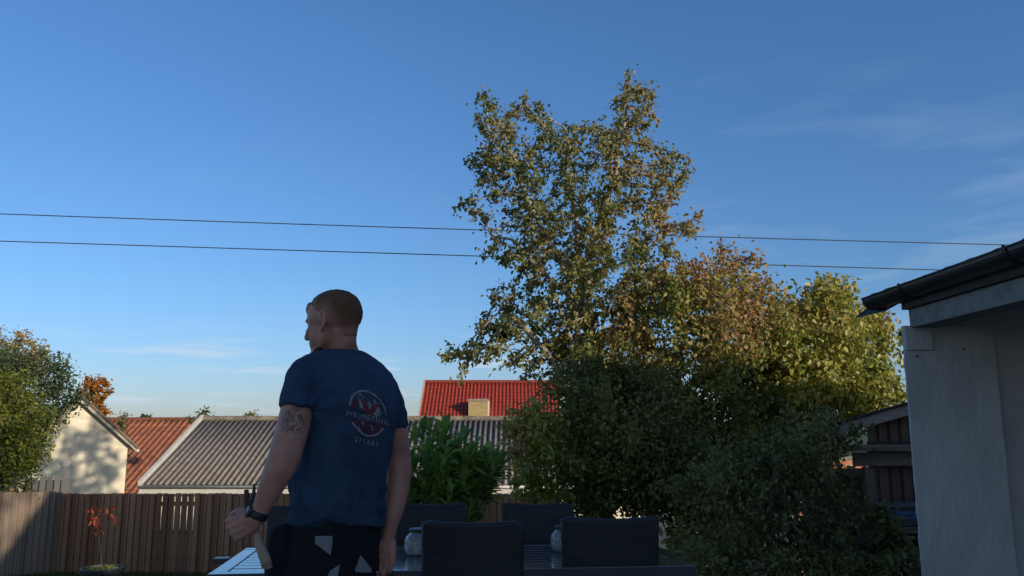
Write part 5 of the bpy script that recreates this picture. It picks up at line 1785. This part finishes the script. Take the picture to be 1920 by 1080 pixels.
# ---- trousers
tr = MB()
rows = [(950, 556, 706, .098), (975, 545, 706, .104), (1000, 528, 708, .110), (1030, 520, 706, .114), (1060, 520, 704, .114), (1085, 520, 702, .110), (1110, 522, 700, .104)]
loft(tr, [torso_ring(y, a, b, c) for (y, a, b, c) in rows])
for h_, sx_ in ((hipL, -1), (hipR, 1)):
    kn = Vector((h_.x + sx_ * .02, h_.y + .02, .50)); an = Vector((h_.x + sx_ * .035, h_.y, .07))
    tr.chain([h_ + Vector((0, 0, -.02)), h_.lerp(kn, .5), kn, kn.lerp(an, .35)], [.108, .098, .078, .076], 24)
    tr.tube([kn, kn.lerp(an, .5), an], [.078, .076, .074], 24)
trm = remesh(tr, .006, 4)
def displace(me, fn):
    n = len(me.vertices); co = np.zeros(n * 3); no = np.zeros(n * 3)
    me.vertices.foreach_get('co', co); me.vertices.foreach_get('normal', no)
    co = co.reshape(-1, 3); no = no.reshape(-1, 3)
    k = np.array([fn(Vector(p)) for p in co]); co += no * k[:, None]
    me.vertices.foreach_set('co', co.ravel()); me.update()
displace(trm, lambda c: noise.noise(Vector((c.x * 14, c.y * 14, c.z * 9))) * .010 + noise.noise(c * 35) * .003)
M_trous = mat('black_work_cloth', (.014, .016, .022), .85, .4, 9, bump=.3, bscale=500, spec=.2)
tro = link('trousers', trm, M_trous, man)
tbv = BVHTree.FromPolygons([tuple(v.co) for v in trm.vertices], [tuple(p.vertices) for p in trm.polygons])
# hanging tool pockets at both hips
for (c, r, sgn) in ((P(520, 1046, 2.70), (.036, .05, .105), -1),):
    m = MB(); m.ell((0, 0, 0), (1, 1, 1), None, 24, 16)
    def sq(v):
        q = [abs(t) ** .62 * (1 if t > 0 else -1) for t in v]; return c + Rm * q[0] * r[0] + Fm * q[1] * r[1] + Um * (q[2] * r[2] + q[0] * .012)
    m.v = [tuple(sq(v)) for v in m.v]
    pk = obj('tool_pocket', m, M_trous, man, smooth=True)
# worn grey reflective panels on the seat and pocket
def tpatch(name, pix, material):
    V = []; F = []; n = len(pix); out = []
    cam_l = Vector((0, 0, CAMZ)) - OFF
    cx = sum(q[0] for q in pix) / n; cy = sum(q[1] for q in pix) / n
    for i in range(n):
        a, b = pix[i], pix[(i + 1) % n]
        for j in range(5): out.append((a[0] + (b[0] - a[0]) * j / 5, a[1] + (b[1] - a[1]) * j / 5))
    def hit(x, y):
        dr = (P(x, y, 2.8) - Vector((0, 0, CAMZ))).normalized()
        best = None
        h = tbv.ray_cast(cam_l, dr)
        return (h[0] + h[1] * .004) if h[0] is not None else None
    N_ = len(out)
    for r_ in range(1, 5):
        for q in out:
            p = hit(cx + (q[0] - cx) * r_ / 4, cy + (q[1] - cy) * r_ / 4); V.append(p)
    V.append(hit(cx, cy))
    ok = [v for v in V if v is not None]
    V = [v if v is not None else ok[0] for v in V]
    for r_ in range(3):
        for k in range(N_):
            a = r_ * N_ + k; b = r_ * N_ + (k + 1) % N_; F.append((a, b, b + N_, a + N_))
    for k in range(N_): F.append((k, (k + 1) % N_, 4 * N_))
    me = bpy.data.meshes.new(name); me.from_pydata([tuple(v) for v in V], [], F); me.update(); me.materials.append(material)
    s_ = None
    o_ = bpy.data.objects.new(name, me); COL.objects.link(o_); o_.parent = tro
M_refl = bpy.data.materials.new('reflective_cloth'); M_refl.use_nodes = True
_t = M_refl.node_tree; _p = _t.nodes['Principled BSDF']; _p.inputs['Roughness'].default_value = .6
_tc = _t.nodes.new('ShaderNodeTexCoord'); _w = _t.nodes.new('ShaderNodeTexWave'); _w.bands_direction = 'Z'; _w.inputs['Scale'].default_value = 55; _w.inputs['Distortion'].default_value = 1.2
_t.links.new(_tc.outputs['Object'], _w.inputs[0])
_r = _t.nodes.new('ShaderNodeValToRGB'); _r.color_ramp.elements[0].color = (.10, .115, .14, 1); _r.color_ramp.elements[1].color = (.22, .24, .27, 1); _r.color_ramp.elements[0].position = .05; _r.color_ramp.elements[1].position = .5
_t.links.new(_w.outputs[0], _r.inputs[0]); _t.links.new(_r.outputs[0], _p.inputs['Base Color'])
tpatch('reflective_patch', [(591, 1005), (623, 1005), (622, 1024), (619, 1040), (606, 1030), (591, 1019)], M_refl)
tpatch('reflective_patch', [(675, 1040), (695, 1066), (696, 1073), (665, 1072), (664, 1066)], M_refl)
tpatch('reflective_patch', [(637, 1058), (632, 1082), (610, 1086), (618, 1070)], M_refl)
# boots
for h_, sx_ in ((hipL, -1), (hipR, 1)):
    a = Vector((h_.x + sx_ * .035, h_.y, 0))
    m = MB(); fd = (Fm + Rm * sx_ * .15).normalized()
    m.chain([a + Um * .13, a + Um * .06 - fd * .02], [.052, .046], 18)
    m.chain([a + Um * .05 - fd * .035, a + Um * .05 + fd * .06, a + Um * .042 + fd * .15, a + Um * .04 + fd * .19], [.044, .046, .044, .034], 18)
    me = remesh(m, .006, 3)
    for v in me.vertices: v.co.z = max(v.co.z, .022)
    bo = link('boot', me, mat('boot_leather', (.03, .028, .026), .6, .3, 20), man)
    m = MB()
    sole = []
    side = Vector((fd.y, -fd.x, 0))
    for k in range(24):
        t = 2 * PI * k / 24; L_ = .135; w_ = .047 + .006 * math.cos(t)
        sole.append(a + fd * (.075 + L_ * math.cos(t)) + side * w_ * math.sin(t))
    m.add([q + Um * .001 for q in sole] + [q + Um * .026 for q in sole], [tuple(range(24)), tuple(range(47, 23, -1))] + [(k, 24 + k, 24 + (k + 1) % 24, (k + 1) % 24) for k in range(24)])
    obj('sole', m, mat('rubber', (.015, .015, .015), .8, .2, 20), man, bo)

# wristwatch
wr = (P(492, 948, 2.60), LW)
ax = (wr[1] - wr[0]).normalized()
m = MB(); ctr = P(484.5, 965, 2.60); u = ax.orthogonal().normalized(); w = ax.cross(u)
n = 40; rings = []
for (r, h_) in ((.0275, -.012), (.0305, -.010), (.0312, 0), (.0305, .010), (.0275, .012), (.0255, 0)):
    rings.append([ctr + (u * math.cos(2 * PI * k / n) + w * math.sin(2 * PI * k / n)) * r + ax * h_ for k in range(n)])
vs = [q for r in rings for q in r]; fs = []
for i in range(6):
    for k in range(n):
        a = i * n + k; b = i * n + (k + 1) % n; c = ((i + 1) % 6) * n + (k + 1) % n; d_ = ((i + 1) % 6) * n + k
        fs.append((a, b, c, d_))
m.add(vs, fs)
M_strap = mat('watch_strap', (.015, .015, .018), .5, .2, 30)
wt_ = thing('wristwatch', ctr, 'black wristwatch with thick strap on the left wrist of the man', 'watch')
obj('strap', m, M_strap, wt_, smooth=True)
fc = (Vector((-.75, -.35, .15))); fc = (fc - ax * fc.dot(ax)).normalized()
Rw = Matrix((ax.cross(fc).normalized(), ax, fc)).transposed().to_4x4()
m = MB(); m.lathe((0, 0, 0), [(.017, -.003), (.0185, 0), (.0185, .006), (.0165, .0085), (.004, .009)], 28)
m.v = [tuple(ctr + fc * .030 + (Rw.to_3x3() @ Vector(v))) for v in m.v]
obj('case', m, mat('watch_case', (.10, .105, .11), .3, .2, 30, metal=.8), wt_)

# hammer
hc = [P(470, 966, 2.635), P(477, 990, 2.638), P(486, 1020, 2.62), P(498, 1050, 2.60), P(501, 1062, 2.60)]
hm = thing('claw_hammer', hc[1], 'claw hammer with pale wooden handle and dark metal claw pointing up in his left fist', 'hammer')
m = MB(); m.tube(hc[:1] + hc[1:], [.011, .0125, .0145, .017, .0165], 16)
m.ell(hc[-1], (.0165, .0165, .009))
obj('handle', m, mat('ash_wood', (.36, .27, .20), .6, .3, 14, stretch=(1, 1, .2)), hm, smooth=True)
def dk(xa, ya, xb, yb, wa, wb, d, th=.012):
    """flat tapering metal bar between two photo points"""
    a = P(xa, ya, d); b = P(xb, yb, d); s_ = Vector((1, 0, 0)); y_ = Vector((0, th / 2, 0))
    vs = [a - s_ * wa - y_, a + s_ * wa - y_, a + s_ * wa + y_, a - s_ * wa + y_, b - s_ * wb - y_, b + s_ * wb - y_, b + s_ * wb + y_, b - s_ * wb + y_]
    return vs, [(0, 3, 2, 1), (4, 5, 6, 7), (0, 1, 5, 4), (1, 2, 6, 5), (2, 3, 7, 6), (3, 0, 4, 7)]
M_steel = mat('dark_steel', (.035, .038, .045), .45, .3, 30, metal=.6)
m = MB(); m.add(*dk(470, 970, 470, 936, .014, .016, 2.635, .026))
hd = obj('head', m, M_steel, hm, bevel=.002)
m = MB(); m.add(*dk(463, 938, 462, 918, .008, .006, 2.635)); 
obj('claw', m, M_steel, hm, hd, bevel=.0015)
m = MB(); m.add(*dk(475, 938, 477, 907, .008, .002, 2.635, .010))
obj('claw', m, M_steel, hm, hd, bevel=.0015)
#==HOUSE==
# ------------------------------------------------------------------ unseen houses, added and shaped so their roofs shade the terrace
def shade_house(name, x0, x1, y0, y1, ze, zr, ridge, label, wm, pane_side, ym=None):
    root = thing(name, ((x0 + x1) / 2, (y0 + y1) / 2, 0), label, 'house')
    m = MB(); m.box((x0, y0, -.1), (x1, y1, ze))
    if ridge == 'x':
        ym = (y0 + y1) / 2 if ym is None else ym
        m.add([(x0, y0, ze), (x0, y1, ze), (x0, ym, zr - .1), (x1, y0, ze), (x1, y1, ze), (x1, ym, zr - .1)], [(0, 1, 2), (3, 5, 4)])
        A, B = (x0 - .2, ym, zr), (x1 + .2, ym, zr)
        e = .4; k = (zr - ze) / (y1 - ym)
        wave_roof('roof', A, B, (x0 - .2, y1 + e, ze - k * e), (x1 + .2, y1 + e, ze - k * e), .3, .03, M_dtile, root, rows=10, step=.02)
        k = (zr - ze) / (ym - y0)
        wave_roof('roof', B, A, (x1 + .2, y0 - e, ze - k * e), (x0 - .2, y0 - e, ze - k * e), .3, .03, M_dtile, root, rows=10, step=.02)
    obj('wall', m, wm, root)
    if pane_side == 'y':
        for x in np.arange(x0 + 1, x1 - 1.5, 2.6):
            m = MB(); m.box((x, y1 - .02, .9), (x + 1.2, y1 + .03, 2.1)); fr = obj('window', m, M_white, root)
            m = MB(); m.box((x + .07, y1 + .031, .97), (x + 1.13, y1 + .036, 2.03)); obj('pane', m, M_pane, root, fr)
    else:
        for y in np.arange(y0 + 1, y1 - 1.5, 2.6):
            m = MB(); m.box((x0 - .03, y, .9), (x0 + .02, y + 1.2, 2.1)); fr = obj('window', m, M_white, root)
            m = MB(); m.box((x0 - .036, y + .07, .97), (x0 - .031, y + 1.13, 2.03)); obj('pane', m, M_pane, root, fr)
M_pane = mat('window_glass', (.04, .05, .06), .08, .1, 3, spec=.8)
shade_house('annex_shade_block', 3.6, 7.7, -9.0, -2.4, 4.1, 6.4, 'x', 'added cream annex block outside the picture, shaped to shade the terrace', M_cream, 'y')  # added unseen block that keeps the low sun off the man and chairs
shade_house('neighbour_shade_block', 8.0, 12.0, -2.6, 6.0, 3.55, 5.85, 'x', 'added brick house block to the right outside the picture, shaped to shade the fence', M_rbrick, 'x', ym=.3)  # added unseen block, roof slope set to shade the back fence

tree('dapple_shade_tree', 'added open-branched tree to the right outside the picture, placed to dapple the side fence', 'tree', None, 0, 0, [], .085, 2600, L_brown, M_bark,  # added unseen crown that breaks up the sun on the side fence
     natt=420, step=.14, kill=.22, seed=61, spread=.12, rmax=.09, ball=((10.2, -3.5, 6.4), (1.6, 1.6, 1.7)))
